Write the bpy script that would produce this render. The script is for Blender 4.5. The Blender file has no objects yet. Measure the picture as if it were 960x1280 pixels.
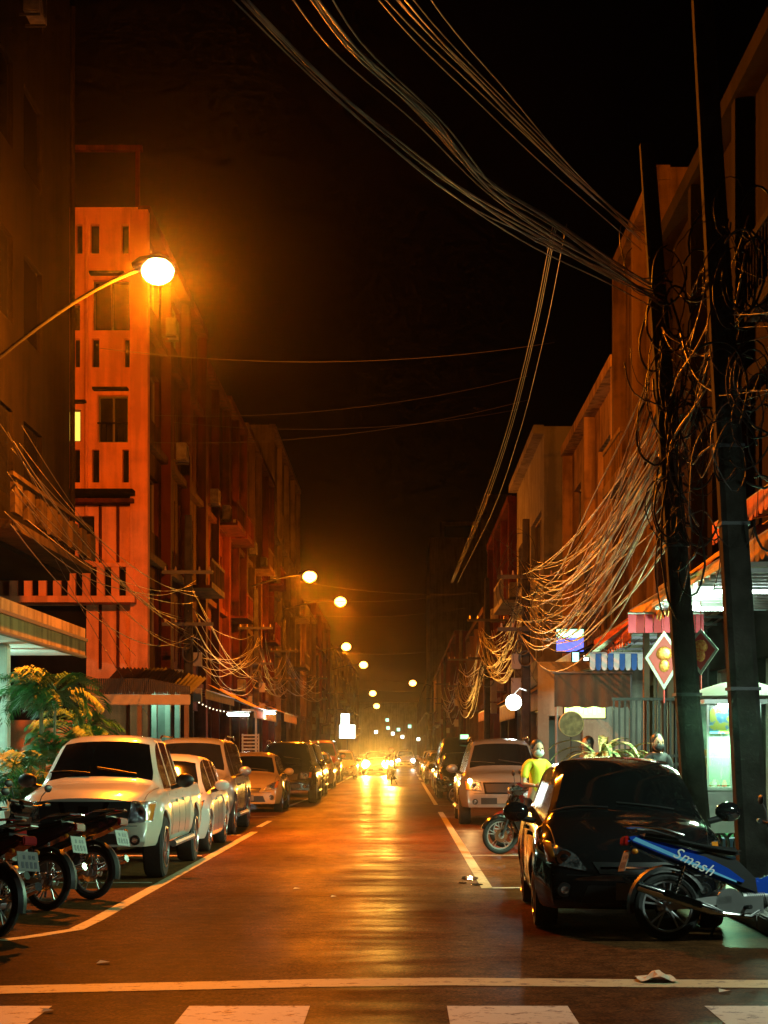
import bpy, bmesh, math, random
from mathutils import Vector, Matrix
from mathutils.bvhtree import BVHTree
R = math.radians
PI = math.pi
rnd = random.Random(7)
scene = bpy.context.scene
C = scene.collection

# ------------------------------------------------------------------ camera
FPX, VX, HY, CH = 2200.0, 502.0, 936.0, 1.6
cam_d = bpy.data.cameras.new('camera')
cam = bpy.data.objects.new('camera', cam_d)
C.objects.link(cam)
cam.location = (0, 0, CH)
cam.rotation_euler = (R(90), 0, 0)
cam_d.sensor_fit = 'VERTICAL'
cam_d.sensor_height = 36
cam_d.lens = FPX / 1280 * 36
cam_d.shift_y = (HY - 640) / 1280
cam_d.shift_x = -(VX - 480) / 1280
cam_d.clip_start = 0.1
cam_d.clip_end = 2000
scene.camera = cam

def at(px, py, Y):
    """photo pixel + depth -> world point"""
    return Vector(((px - VX) * Y / FPX, Y, CH + (HY - py) * Y / FPX))

# ------------------------------------------------------------------ world, sun, exposure
w = bpy.data.worlds.new('World')
scene.world = w
w.use_nodes = True
wn = w.node_tree
bg = wn.nodes['Background']
sky = wn.nodes.new('ShaderNodeTexSky')
sky.sky_type = 'NISHITA'
sky.sun_disc = False
sky.sun_elevation = R(1)
sky.sun_rotation = R(200)
hs = wn.nodes.new('ShaderNodeMixRGB')
hs.blend_type = 'MULTIPLY'; hs.inputs['Fac'].default_value = 1
hs.inputs['Color2'].default_value = (1.0, 0.75, 0.6, 1)
wn.links.new(sky.outputs[0], hs.inputs['Color1'])
wn.links.new(hs.outputs[0], bg.inputs['Color'])
bg.inputs['Strength'].default_value = 0.0001
scene.view_settings.view_transform = 'Standard'
scene.view_settings.look = 'None'
scene.view_settings.exposure = 0.55
scene.view_settings.gamma = 1
scene.view_settings.use_curve_mapping = False
scene.render.engine = 'CYCLES'
cy = scene.cycles
cy.use_denoising = True
cy.max_bounces = 6
cy.diffuse_bounces = 3
cy.glossy_bounces = 3
cy.transmission_bounces = 4
cy.volume_bounces = 0
cy.transparent_max_bounces = 8
cy.sample_clamp_indirect = 4
cy.use_light_tree = True
cy.use_adaptive_sampling = True
cy.adaptive_threshold = .015
cy.adaptive_min_samples = 40
cy.caustics_reflective = False
cy.caustics_refractive = False

SODIUM = (1.0, 0.205, 0.003)
LAMP_W = 5200.0

def point_light(name, loc, col, power, size=0.06, parent=None):
    d = bpy.data.lights.new(name, 'POINT')
    d.color = col; d.energy = power; d.shadow_soft_size = size
    o = bpy.data.objects.new(name, d); C.objects.link(o); o.location = loc
    if parent: o.parent = parent
    return o
def area_light(name, loc, rot, sx, sy, col, power):
    d = bpy.data.lights.new(name, 'AREA')
    d.shape = 'RECTANGLE'; d.size = sx; d.size_y = sy; d.color = col; d.energy = power
    o = bpy.data.objects.new(name, d); C.objects.link(o); o.location = loc; o.rotation_euler = rot
    return o
def spot_light(name, loc, direction, col, power, angle=60, blend=.6, size=.05):
    d = bpy.data.lights.new(name, 'SPOT')
    d.color = col; d.energy = power; d.spot_size = R(angle); d.spot_blend = blend; d.shadow_soft_size = size
    o = bpy.data.objects.new(name, d); C.objects.link(o); o.location = loc
    o.rotation_euler = Vector(direction).to_track_quat('-Z', 'Y').to_euler()
    return o

# ------------------------------------------------------------------ materials
MATS = {}
def mat(name, col, rough=.6, metal=0, col2=None, scale=4, bump=0, bscale=60, coat=0, spec=.5, detail=6, stretch=(1, 1, 1), sharp=(.35, .65)):
    if name in MATS: return MATS[name]
    m = bpy.data.materials.new(name); m.use_nodes = True
    nt = m.node_tree; b = nt.nodes['Principled BSDF']
    b.inputs['Roughness'].default_value = rough
    b.inputs['Metallic'].default_value = metal
    b.inputs['Specular IOR Level'].default_value = spec
    b.inputs['Coat Weight'].default_value = coat
    b.inputs['Coat Roughness'].default_value = .04
    b.inputs['Base Color'].default_value = (*col, 1)
    tc = nt.nodes.new('ShaderNodeTexCoord'); mp = nt.nodes.new('ShaderNodeMapping')
    mp.inputs['Scale'].default_value = stretch
    nt.links.new(tc.outputs['Object'], mp.inputs['Vector'])
    if col2 is None: col2 = tuple(c * .8 for c in col)
    n = nt.nodes.new('ShaderNodeTexNoise'); n.inputs['Scale'].default_value = scale; n.inputs['Detail'].default_value = detail
    nt.links.new(mp.outputs[0], n.inputs['Vector'])
    r = nt.nodes.new('ShaderNodeValToRGB')
    r.color_ramp.elements[0].position = sharp[0]; r.color_ramp.elements[1].position = sharp[1]
    r.color_ramp.elements[0].color = (*col2, 1); r.color_ramp.elements[1].color = (*col, 1)
    nt.links.new(n.outputs['Fac'], r.inputs['Fac'])
    nt.links.new(r.outputs['Color'], b.inputs['Base Color'])
    if bump:
        n2 = nt.nodes.new('ShaderNodeTexNoise'); n2.inputs['Scale'].default_value = bscale; n2.inputs['Detail'].default_value = 4
        nt.links.new(mp.outputs[0], n2.inputs['Vector'])
        bp = nt.nodes.new('ShaderNodeBump'); bp.inputs['Strength'].default_value = bump; bp.inputs['Distance'].default_value = .02
        nt.links.new(n2.outputs['Fac'], bp.inputs['Height']); nt.links.new(bp.outputs['Normal'], b.inputs['Normal'])
    MATS[name] = m
    return m
def emit(name, col, strength):
    if name in MATS: return MATS[name]
    m = bpy.data.materials.new(name); m.use_nodes = True
    b = m.node_tree.nodes['Principled BSDF']
    b.inputs['Base Color'].default_value = (*[min(.8, c) for c in col], 1)
    b.inputs['Emission Color'].default_value = (*col, 1)
    b.inputs['Emission Strength'].default_value = strength
    MATS[name] = m
    return m

def wallmat(name, col, dark=.45):
    """painted plaster with rain streaks and blotches"""
    if name in MATS: return MATS[name]
    m = bpy.data.materials.new(name); m.use_nodes = True
    nt = m.node_tree; b = nt.nodes['Principled BSDF']; b.inputs['Roughness'].default_value = .9; b.inputs['Specular IOR Level'].default_value = .08
    tc = nt.nodes.new('ShaderNodeTexCoord')
    mp = nt.nodes.new('ShaderNodeMapping'); mp.inputs['Scale'].default_value = (1.6, 1.6, .12)
    nt.links.new(tc.outputs['Object'], mp.inputs['Vector'])
    n = nt.nodes.new('ShaderNodeTexNoise'); n.inputs['Scale'].default_value = 2.2; n.inputs['Detail'].default_value = 7
    nt.links.new(mp.outputs[0], n.inputs['Vector'])
    n3 = nt.nodes.new('ShaderNodeTexNoise'); n3.inputs['Scale'].default_value = .7; n3.inputs['Detail'].default_value = 8; n3.inputs['Roughness'].default_value = .65
    nt.links.new(tc.outputs['Object'], n3.inputs['Vector'])
    mul = nt.nodes.new('ShaderNodeMath'); mul.operation = 'ADD'
    nt.links.new(n.outputs['Fac'], mul.inputs[0]); nt.links.new(n3.outputs['Fac'], mul.inputs[1])
    r = nt.nodes.new('ShaderNodeValToRGB')
    r.color_ramp.elements[0].position = .43; r.color_ramp.elements[1].position = .55
    r.color_ramp.elements[0].color = (*[c * dark for c in col], 1); r.color_ramp.elements[1].color = (*col, 1)
    hf = nt.nodes.new('ShaderNodeMath'); hf.operation = 'MULTIPLY'; hf.inputs[1].default_value = .5
    nt.links.new(mul.outputs[0], hf.inputs[0]); nt.links.new(hf.outputs[0], r.inputs['Fac'])
    nt.links.new(r.outputs['Color'], b.inputs['Base Color'])
    n2 = nt.nodes.new('ShaderNodeTexNoise'); n2.inputs['Scale'].default_value = 25
    nt.links.new(tc.outputs['Object'], n2.inputs['Vector'])
    bp = nt.nodes.new('ShaderNodeBump'); bp.inputs['Strength'].default_value = .3; bp.inputs['Distance'].default_value = .02
    nt.links.new(n2.outputs['Fac'], bp.inputs['Height']); nt.links.new(bp.outputs['Normal'], b.inputs['Normal'])
    MATS[name] = m
    return m

def road_mat():
    m = bpy.data.materials.new('asphalt'); m.use_nodes = True
    nt = m.node_tree; b = nt.nodes['Principled BSDF']
    tc = nt.nodes.new('ShaderNodeTexCoord')
    def noise(sc, det, stretch=None, rough=.5):
        n = nt.nodes.new('ShaderNodeTexNoise'); n.inputs['Scale'].default_value = sc; n.inputs['Detail'].default_value = det
        n.inputs['Roughness'].default_value = rough
        if stretch:
            mp = nt.nodes.new('ShaderNodeMapping'); mp.inputs['Scale'].default_value = stretch
            nt.links.new(tc.outputs['Object'], mp.inputs['Vector']); nt.links.new(mp.outputs[0], n.inputs['Vector'])
        else: nt.links.new(tc.outputs['Object'], n.inputs['Vector'])
        return n
    def ramp(n, p0, c0, p1, c1):
        r = nt.nodes.new('ShaderNodeValToRGB')
        r.color_ramp.elements[0].position = p0; r.color_ramp.elements[1].position = p1
        r.color_ramp.elements[0].color = c0; r.color_ramp.elements[1].color = c1
        nt.links.new(n.outputs['Fac'], r.inputs['Fac']); return r
    big = noise(.35, 6, (1, .35, 1), .6)          # long wear patches
    fine = noise(38, 6, None, .75); grain = noise(7, 8, None, .7)
    c1 = ramp(big, .4, (.05, .021, .008, 1), .62, (.14, .060, .022, 1))
    c2 = ramp(fine, .38, (.25, .25, .25, 1), .66, (2.0, 1.9, 1.8, 1)); c3 = ramp(grain, .35, (.45, .45, .45, 1), .62, (1.3, 1.3, 1.3, 1))
    mg = nt.nodes.new('ShaderNodeMixRGB'); mg.blend_type = 'MULTIPLY'; mg.inputs['Fac'].default_value = 1
    nt.links.new(c2.outputs[0], mg.inputs['Color1']); nt.links.new(c3.outputs[0], mg.inputs['Color2'])
    mx = nt.nodes.new('ShaderNodeMixRGB'); mx.blend_type = 'MULTIPLY'; mx.inputs['Fac'].default_value = 1
    nt.links.new(c1.outputs[0], mx.inputs['Color1']); nt.links.new(mg.outputs[0], mx.inputs['Color2'])
    nt.links.new(mx.outputs[0], b.inputs['Base Color'])
    rr = noise(.8, 5, (1.2, .4, 1), .6)
    ro = ramp(rr, .35, (.36, .36, .36, 1), .68, (.5, .5, .5, 1))
    nt.links.new(ro.outputs[0], b.inputs['Roughness'])
    b.inputs['Specular IOR Level'].default_value = .004
    # ripples across the lane + grain
    w = noise(.8, 2, (.4, 1.0, 1), .5)
    bp = nt.nodes.new('ShaderNodeBump'); bp.inputs['Strength'].default_value = .9; bp.inputs['Distance'].default_value = .03
    nt.links.new(w.outputs['Fac'], bp.inputs['Height'])
    bp2 = nt.nodes.new('ShaderNodeBump'); bp2.inputs['Strength'].default_value = .3; bp2.inputs['Distance'].default_value = .0015
    nt.links.new(fine.outputs['Fac'], bp2.inputs['Height']); nt.links.new(bp.outputs['Normal'], bp2.inputs['Normal'])
    nt.links.new(bp2.outputs['Normal'], b.inputs['Normal'])
    return m

def paint_mat(name, col, wear=.45):
    """road paint worn through to asphalt"""
    m = bpy.data.materials.new(name); m.use_nodes = True
    nt = m.node_tree; b = nt.nodes['Principled BSDF']; b.inputs['Roughness'].default_value = .6
    tc = nt.nodes.new('ShaderNodeTexCoord')
    n = nt.nodes.new('ShaderNodeTexNoise'); n.inputs['Scale'].default_value = 7; n.inputs['Detail'].default_value = 10; n.inputs['Roughness'].default_value = .75
    nt.links.new(tc.outputs['Object'], n.inputs['Vector'])
    r = nt.nodes.new('ShaderNodeValToRGB')
    r.color_ramp.elements[0].position = wear - .02; r.color_ramp.elements[1].position = wear + .07
    r.color_ramp.elements[0].color = (.08, .075, .07, 1); r.color_ramp.elements[1].color = (*col, 1)
    nt.links.new(n.outputs['Fac'], r.inputs['Fac']); nt.links.new(r.outputs[0], b.inputs['Base Color'])
    return m

glass_dark = mat('dark_glass', (.006, .007, .008), .06, 0, coat=.5)
blackp = mat('black_plastic', (.015, .015, .016), .45)
rubber = mat('tyre_rubber', (.018, .018, .018), .8, bump=.3, bscale=40)
chrome = mat('chrome', (.75, .75, .75), .12, 1)
alloy = mat('alloy', (.5, .5, .52), .3, 1)
steel = mat('galvanised_steel', (.35, .35, .36), .45, .8)
darksteel = mat('dark_steel', (.05, .05, .055), .5, .5)
concrete = mat('pole_concrete', (.05, .047, .04), .9, 0, (.022, .02, .017), 3, .5, 30, spec=.1)
arm_m = mat('lamp_arm_paint', (.03, .03, .03), .8, spec=.1)
plate_m = mat('plate_white', (.22, .22, .2), .5)
lens_m = mat('lamp_lens', (.75, .76, .78), .12, .85, (.12, .12, .13), 22, .8, 30, coat=1, sharp=(.42, .55))
orange_lens = mat('indicator_lens', (.7, .22, .02), .15)
red_lens = mat('red_lens', (.45, .01, .01), .15)
cable_m = mat('cable_black', (.06, .055, .05), .45, 0, (.05, .05, .05), 3)
cable_k = mat('cable_dark', (.02, .018, .016), .5, 0, (.01, .009, .008), 3, spec=.25)  # darker black for the knotted cables
cable_g = mat('cable_lit_tan', (.36, .26, .15), .4, 0, (.05, .045, .04), 2.5)  # dusty tan, made lighter to carry the orange lamp highlights

# ------------------------------------------------------------------ object helpers
def tag(o, label=None, cat=None, group=None, kind=None):
    if label: o['label'] = label
    if cat: o['category'] = cat
    if group: o['group'] = group
    if kind: o['kind'] = kind
    return o
def thing(name, label, cat, loc=(0, 0, 0), rz=0, group=None):
    o = bpy.data.objects.new(name, None); C.objects.link(o)
    o.empty_display_size = .2
    o.location = loc; o.rotation_euler = (0, 0, rz)
    return tag(o, label, cat, group)
def dup(root, loc=None, rz=None, label=None, group=None):
    r = root.copy(); C.objects.link(r)
    if loc is not None: r.location = loc
    if rz is not None: r.rotation_euler = (0, 0, rz)
    if label: r['label'] = label
    if group: r['group'] = group
    for ch in list(root.children):
        c = ch.copy(); C.objects.link(c); c.parent = r
        for g in list(ch.children):
            d = g.copy(); C.objects.link(d); d.parent = c
    return r
class MB:
    def __init__(s): s.v = []; s.f = []; s.m = []
    def add(s, vs, fs, mi=0):
        k = len(s.v); s.v += [tuple(v) for v in vs]
        s.f += [tuple(i + k for i in f) for f in fs]; s.m += [mi] * len(fs)
        return s
    def box(s, x0, x1, y0, y1, z0, z1, mi=0, M=None):
        vs = [Vector((x, y, z)) for x in (x0, x1) for y in (y0, y1) for z in (z0, z1)]
        if M: vs = [M @ v for v in vs]
        return s.add(vs, [(0, 1, 3, 2), (4, 6, 7, 5), (0, 4, 5, 1), (2, 3, 7, 6), (0, 2, 6, 4), (1, 5, 7, 3)], mi)
    def cyl(s, a, b, r0, r1=None, n=12, mi=0, cap=True):
        a = Vector(a); b = Vector(b); r1 = r0 if r1 is None else r1
        d = (b - a).normalized(); u = d.orthogonal().normalized(); w_ = d.cross(u)
        vs = []
        for p, r in ((a, r0), (b, r1)):
            for i in range(n):
                t = 2 * PI * i / n; vs.append(p + (u * math.cos(t) + w_ * math.sin(t)) * r)
        fs = [(i, (i + 1) % n, n + (i + 1) % n, n + i) for i in range(n)]
        if cap: fs += [tuple(range(n))[::-1], tuple(range(n, 2 * n))]
        return s.add(vs, fs, mi)
    def tube(s, pts, r, n=8, mi=0, closed=False):
        pts = [Vector(p) for p in pts]; vs = []; fs = []; N = len(pts)
        rs = r if isinstance(r, (list, tuple)) else [r] * N
        prev = None
        for i, p in enumerate(pts):
            if closed: d = pts[(i + 1) % N] - pts[i - 1]
            else: d = pts[min(i + 1, N - 1)] - pts[max(i - 1, 0)]
            d.normalize()
            u = d.orthogonal().normalized() if prev is None else (prev - d * prev.dot(d)).normalized()
            prev = u; w_ = d.cross(u)
            for k in range(n):
                t = 2 * PI * k / n; vs.append(p + (u * math.cos(t) + w_ * math.sin(t)) * rs[i])
        for i in range(N if closed else N - 1):
            j = (i + 1) % N
            for k in range(n):
                k2 = (k + 1) % n; fs.append((i * n + k, i * n + k2, j * n + k2, j * n + k))
        if not closed: fs += [tuple(range(n))[::-1], tuple(range((N - 1) * n, N * n))]
        return s.add(vs, fs, mi)
    def prism(s, prof, y0, y1, mi=0, axis='y'):
        """closed outline in the XZ plane, extruded along Y"""
        n = len(prof); vs = []
        for y in (y0, y1):
            for (a, b) in prof:
                vs.append((a, y, b) if axis == 'y' else ((y, a, b) if axis == 'x' else (a, b, y)))
        fs = [tuple(range(n)), tuple(range(2 * n - 1, n - 1, -1))]
        fs += [(i, n + i, n + (i + 1) % n, (i + 1) % n) for i in range(n)]
        return s.add(vs, fs, mi)
    def sphere(s, c, r, n=12, sc=(1, 1, 1), mi=0):
        c = Vector(c); vs = [c + Vector((0, 0, r * sc[2]))]; fs = []; m = n // 2
        for i in range(1, m):
            for j in range(n):
                a = PI * i / m; t = 2 * PI * j / n
                vs.append(c + Vector((r * sc[0] * math.sin(a) * math.cos(t), r * sc[1] * math.sin(a) * math.sin(t), r * sc[2] * math.cos(a))))
        vs.append(c - Vector((0, 0, r * sc[2])))
        for j in range(n): fs.append((0, 1 + j, 1 + (j + 1) % n))
        for i in range(m - 2):
            for j in range(n):
                a = 1 + i * n; fs.append((a + j, a + n + j, a + n + (j + 1) % n, a + (j + 1) % n))
        a = 1 + (m - 2) * n
        for j in range(n): fs.append((a + j, len(vs) - 1, a + (j + 1) % n))
        return s.add(vs, fs, mi)
    def build(s, name, mats, parent=None, smooth=False, bevel=0, off=None, angle=35):
        me = bpy.data.meshes.new(name)
        vs = s.v
        if off is not None: vs = [(v[0] - off[0], v[1] - off[1], v[2] - off[2]) for v in vs]
        me.from_pydata(vs, [], s.f)
        bm = bmesh.new(); bm.from_mesh(me); bmesh.ops.recalc_face_normals(bm, faces=bm.faces)
        if bevel:
            bmesh.ops.bevel(bm, geom=[e for e in bm.edges if e.is_manifold and e.calc_face_angle(0) > R(30)], offset=bevel, segments=2, affect='EDGES', clamp_overlap=True)
        bm.to_mesh(me); bm.free()
        ms = mats if isinstance(mats, (list, tuple)) else [mats]
        for m in ms: me.materials.append(m)
        if len(ms) > 1 and not bevel: me.polygons.foreach_set('material_index', s.m)
        o = bpy.data.objects.new(name, me); C.objects.link(o)
        if smooth:
            me.polygons.foreach_set('use_smooth', [True] * len(me.polygons))
            me.set_sharp_from_angle(angle=R(angle))
        if parent: o.parent = parent
        return o
# ------------------------------------------------------------------ ground, road, pavements
SW_L, SW_R = -5.3, 3.3          # kerb lines
FACE_L, FACE_R = -7.6, 5.5      # shop-house fronts
def struct(name, mb, m, label=None, **k):
    o = mb.build(name, m, **k); o['kind'] = 'structure'
    if label: o['label'] = label
    return o
g = MB(); g.box(-300, 300, -60, 700, -.4, -.03); struct('ground', g, mat('earth', (.06, .055, .05), .9))
asphalt = road_mat()
g = MB(); g.add([(-60, -30, 0), (60, -30, 0), (60, 12.9, 0), (-60, 12.9, 0)], [(0, 1, 2, 3)]); g.add([(SW_L, 12.9, 0), (SW_R, 12.9, 0), (SW_R, 600, 0), (SW_L, 600, 0)], [(0, 1, 2, 3)])
g.add([(-40, 41, 0), (SW_L, 41, 0), (SW_L, 50, 0), (-40, 50, 0)], [(0, 1, 2, 3)])
struct('road', g, asphalt)
pave = mat('pavement_concrete', (.2, .195, .185), .75, 0, (.11, .105, .1), 1.5, .4, 20)
for (a, b) in ((13.4, 41), (50, 600)):
    g = MB(); g.box(-14, SW_L, a, b, -.02, .13); struct('pavement', g, pave, bevel=.02)
    g = MB()
    y = a
    while y < min(b, 120):
        g.box(SW_L, SW_L + .15, y + .01, y + .99, -.02, .14); y += 1
    struct('kerb', g, mat('kerb_concrete', (.3, .29, .27), .8, bump=.3), bevel=.015)
g = MB(); g.box(SW_R, 14, 13.6, 600, -.02, .13); struct('pavement', g, pave, bevel=.02)
g = MB()
y = 13.6
while y < 120:
    g.box(SW_R - .15, SW_R, y + .01, y + .99, -.02, .14); y += 1
struct('kerb', g, MATS['kerb_concrete'], bevel=.015)

white_paint = paint_mat('road_paint_white', (.58, .56, .47), .40)
yellow_paint = paint_mat('road_paint_cream', (.42, .36, .2), .40)
faint_paint = paint_mat('road_paint_faint', (.13, .1, .075), .53)
def strip(pts, wd, name='road_marking', m=white_paint, z=.004):
    """painted line along ground points"""
    g = MB(); L = []
    for i, p in enumerate(pts):
        a = Vector(pts[max(i - 1, 0)]); b = Vector(pts[min(i + 1, len(pts) - 1)])
        d = (b - a).normalized(); nrm = Vector((-d.y, d.x))
        L += [(p[0] + nrm.x * wd / 2, p[1] + nrm.y * wd / 2, z), (p[0] - nrm.x * wd / 2, p[1] - nrm.y * wd / 2, z)]
    g.add(L, [(2 * i, 2 * i + 1, 2 * i + 3, 2 * i + 2) for i in range(len(pts) - 1)])
    return struct(name, g, m)
def gp(px, py):
    Y = CH * FPX / (py - HY); return ((px - VX) * Y / FPX, Y)
# stop line, slightly wavy as in the photograph
strip([(-7.5, 11.68), (-2.7, 11.66), (-1.5, 11.85), (-.6, 12.0), (.3, 12.08), (1.5, 12.0), (2.6, 11.95), (7.5, 11.9)], .4, m=yellow_paint)
# left parking line: solid stretches and the corner at the junction
strip([gp(0, 1176), gp(40, 1171), gp(95, 1162), gp(120, 1150), gp(318, 1040)], .14, m=yellow_paint)
strip([(-2.92, 36), (-2.92, 39)], .12); 
strip([gp(355, 1010), (-2.9, 60)], .12)
for k in range(6): strip([(-2.9, 64 + k * 14), (-2.9, 74 + k * 14)], .12)
# right parking line
strip([(.98, 20.15), (.98, 44.5)], .13, m=yellow_paint)
strip([(1.0, 20.2), (3.1, 20.4)], .12)
strip([(.98, 50), (.98, 84)], .12)
for k in range(5): strip([(.98, 90 + k * 12), (.98, 98 + k * 12)], .12)
# parking bay ticks
for y in (21.0, 26.3, 32.6, 41.6, 50.5): strip([(-5.1, y), (-2.98, y)], .1)
for y in (26.4, 34.2, 41.2, 49.5): strip([(1.05, y), (3.1, y)], .1)
# zebra crossing
g_i = 0
for x in (-5.25, -3.68, -2.04, -.94 + .4, 1.0, 2.6, 4.2):
    pass
for px in (-10, 312, 634, 956):
    x = (px - VX) * 10.93 / FPX
    g = MB(); g.add([(x - .375, 8.2, .004), (x + .375, 8.2, .004), (x + .375, 10.93, .004), (x - .375, 10.93, .004)], [(0, 1, 2, 3)])
    struct('zebra_stripe', g, white_paint)
for px in (-332, 1278):
    x = (px - VX) * 10.93 / FPX
    g = MB(); g.add([(x - .375, 8.2, .004), (x + .375, 8.2, .004), (x + .375, 10.93, .004), (x - .375, 10.93, .004)], [(0, 1, 2, 3)])
    struct('zebra_stripe', g, white_paint)
# faint worn centre seam
0 and strip([(-1.1, 17.5), (-.85, 19.5), (-.8, 23), (-.55, 28), (-.5, 36), (-.45, 60)], .12, m=faint_paint)

# ------------------------------------------------------------------ buildings
winm = mat('window_glass', (.012, .012, .014), .12)
winf = mat('window_frame', (.16, .13, .1), .6)
shut = mat('roller_shutter', (.28, .27, .25), .5, .3, bump=.6, bscale=10, stretch=(.1, .1, 6))
acm = mat('ac_casing', (.2, .19, .17), .6, 0, (.1, .09, .08), 6)
def panel(mb, O, U, N, W, H, ops, depth=.18, nu=1):
    """wall sheet with rectangular openings and their reveals. ops: (u0,v0,u1,v1)"""
    O = Vector(O); U = Vector(U); N = Vector(N); Z = Vector((0, 0, 1))
    us = sorted(set([0, W] + [max(0, min(W, o[i])) for o in ops for i in (0, 2)]))
    vs = sorted(set([0, H] + [max(0, min(H, o[i])) for o in ops for i in (1, 3)]))
    for i in range(len(us) - 1):
        for j in range(len(vs) - 1):
            uc = (us[i] + us[i + 1]) / 2; vc = (vs[j] + vs[j + 1]) / 2
            if any(o[0] < uc < o[2] and o[1] < vc < o[3] for o in ops): continue
            P = [O + U * a + Z * b for a, b in ((us[i], vs[j]), (us[i + 1], vs[j]), (us[i + 1], vs[j + 1]), (us[i], vs[j + 1]))]
            mb.add(P, [(0, 1, 2, 3)])
    for (a, b, c, d) in ops:
        q = [O + U * x + Z * y for x, y in ((a, b), (c, b), (c, d), (a, d))]
        p = [v - N * depth for v in q]
        mb.add(q + p, [(0, 1, 5, 4), (1, 2, 6, 5), (2, 3, 7, 6), (3, 0, 4, 7)])
def window(par, O, U, N, op, depth=.18, m=None, frame=True, bars=1, fm=None, off=(0, 0, 0)):
    O = Vector(O); U = Vector(U); N = Vector(N); Z = Vector((0, 0, 1)); a, b, c, d = op
    base = O - N * (depth + .0)
    P = [base + U * x + Z * y for x, y in ((a, b), (c, b), (c, d), (a, d))]
    mb = MB(); mb.add(P + [p - N * .04 for p in P], [(0, 1, 2, 3), (4, 5, 6, 7), (0, 1, 5, 4), (1, 2, 6, 5), (2, 3, 7, 6), (3, 0, 4, 7)])
    wnd = mb.build('window', m or winm, par, off=off)
    if frame:
        fb = MB(); t = .05
        def bar(x0, y0, x1, y1):
            q = [base + U * x + Z * y + N * n for n in (.002, .05) for x, y in ((x0, y0), (x1, y0), (x1, y1), (x0, y1))]
            fb.add(q, [(0, 1, 2, 3), (4, 5, 6, 7), (0, 1, 5, 4), (1, 2, 6, 5), (2, 3, 7, 6), (3, 0, 4, 7)])
        e = .003
        bar(a + e, b + e, c - e, b + t); bar(a + e, d - t, c - e, d - e)
        bar(a + e, b + t, a + t, d - t); bar(c - t, b + t, c - e, d - t)
        for k in range(bars):
            x = a + (c - a) * (k + 1) / (bars + 1); bar(x - t / 2, b + t, x + t / 2, d - t)
        fb.build('frame', fm or winf, wnd, off=off)
    return wnd
def ac_unit(par, P, N, off):
    """split air-conditioner box on brackets, P = wall point"""
    P = Vector(P); N = Vector(N); U = Vector((-N.y, N.x, 0))
    def bx(mb, u0, u1, n0, n1, z0, z1):
        q = [P + U * u + N * n + Vector((0, 0, z)) for u in (u0, u1) for n in (n0, n1) for z in (z0, z1)]
        mb.add(q, [(0, 1, 3, 2), (4, 6, 7, 5), (0, 4, 5, 1), (2, 3, 7, 6), (0, 2, 6, 4), (1, 5, 7, 3)])
    mb = MB(); bx(mb, -.4, .4, .1, .42, 0, .55)
    o = mb.build('air_conditioner', acm, par, off=off, bevel=.02)
    mb = MB(); mb.cyl(P + N * .42 + U * .12 + Vector((0, 0, .28)), P + N * .435 + U * .12 + Vector((0, 0, .28)), .2, .2, 16)
    mb.build('fan_grille', darksteel, o, off=off)
    mb = MB(); bx(mb, -.3, -.26, 0, .42, -.05, -.003); bx(mb, .26, .3, 0, .42, -.05, -.003)
    mb.build('bracket', darksteel, o, off=off)

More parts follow.
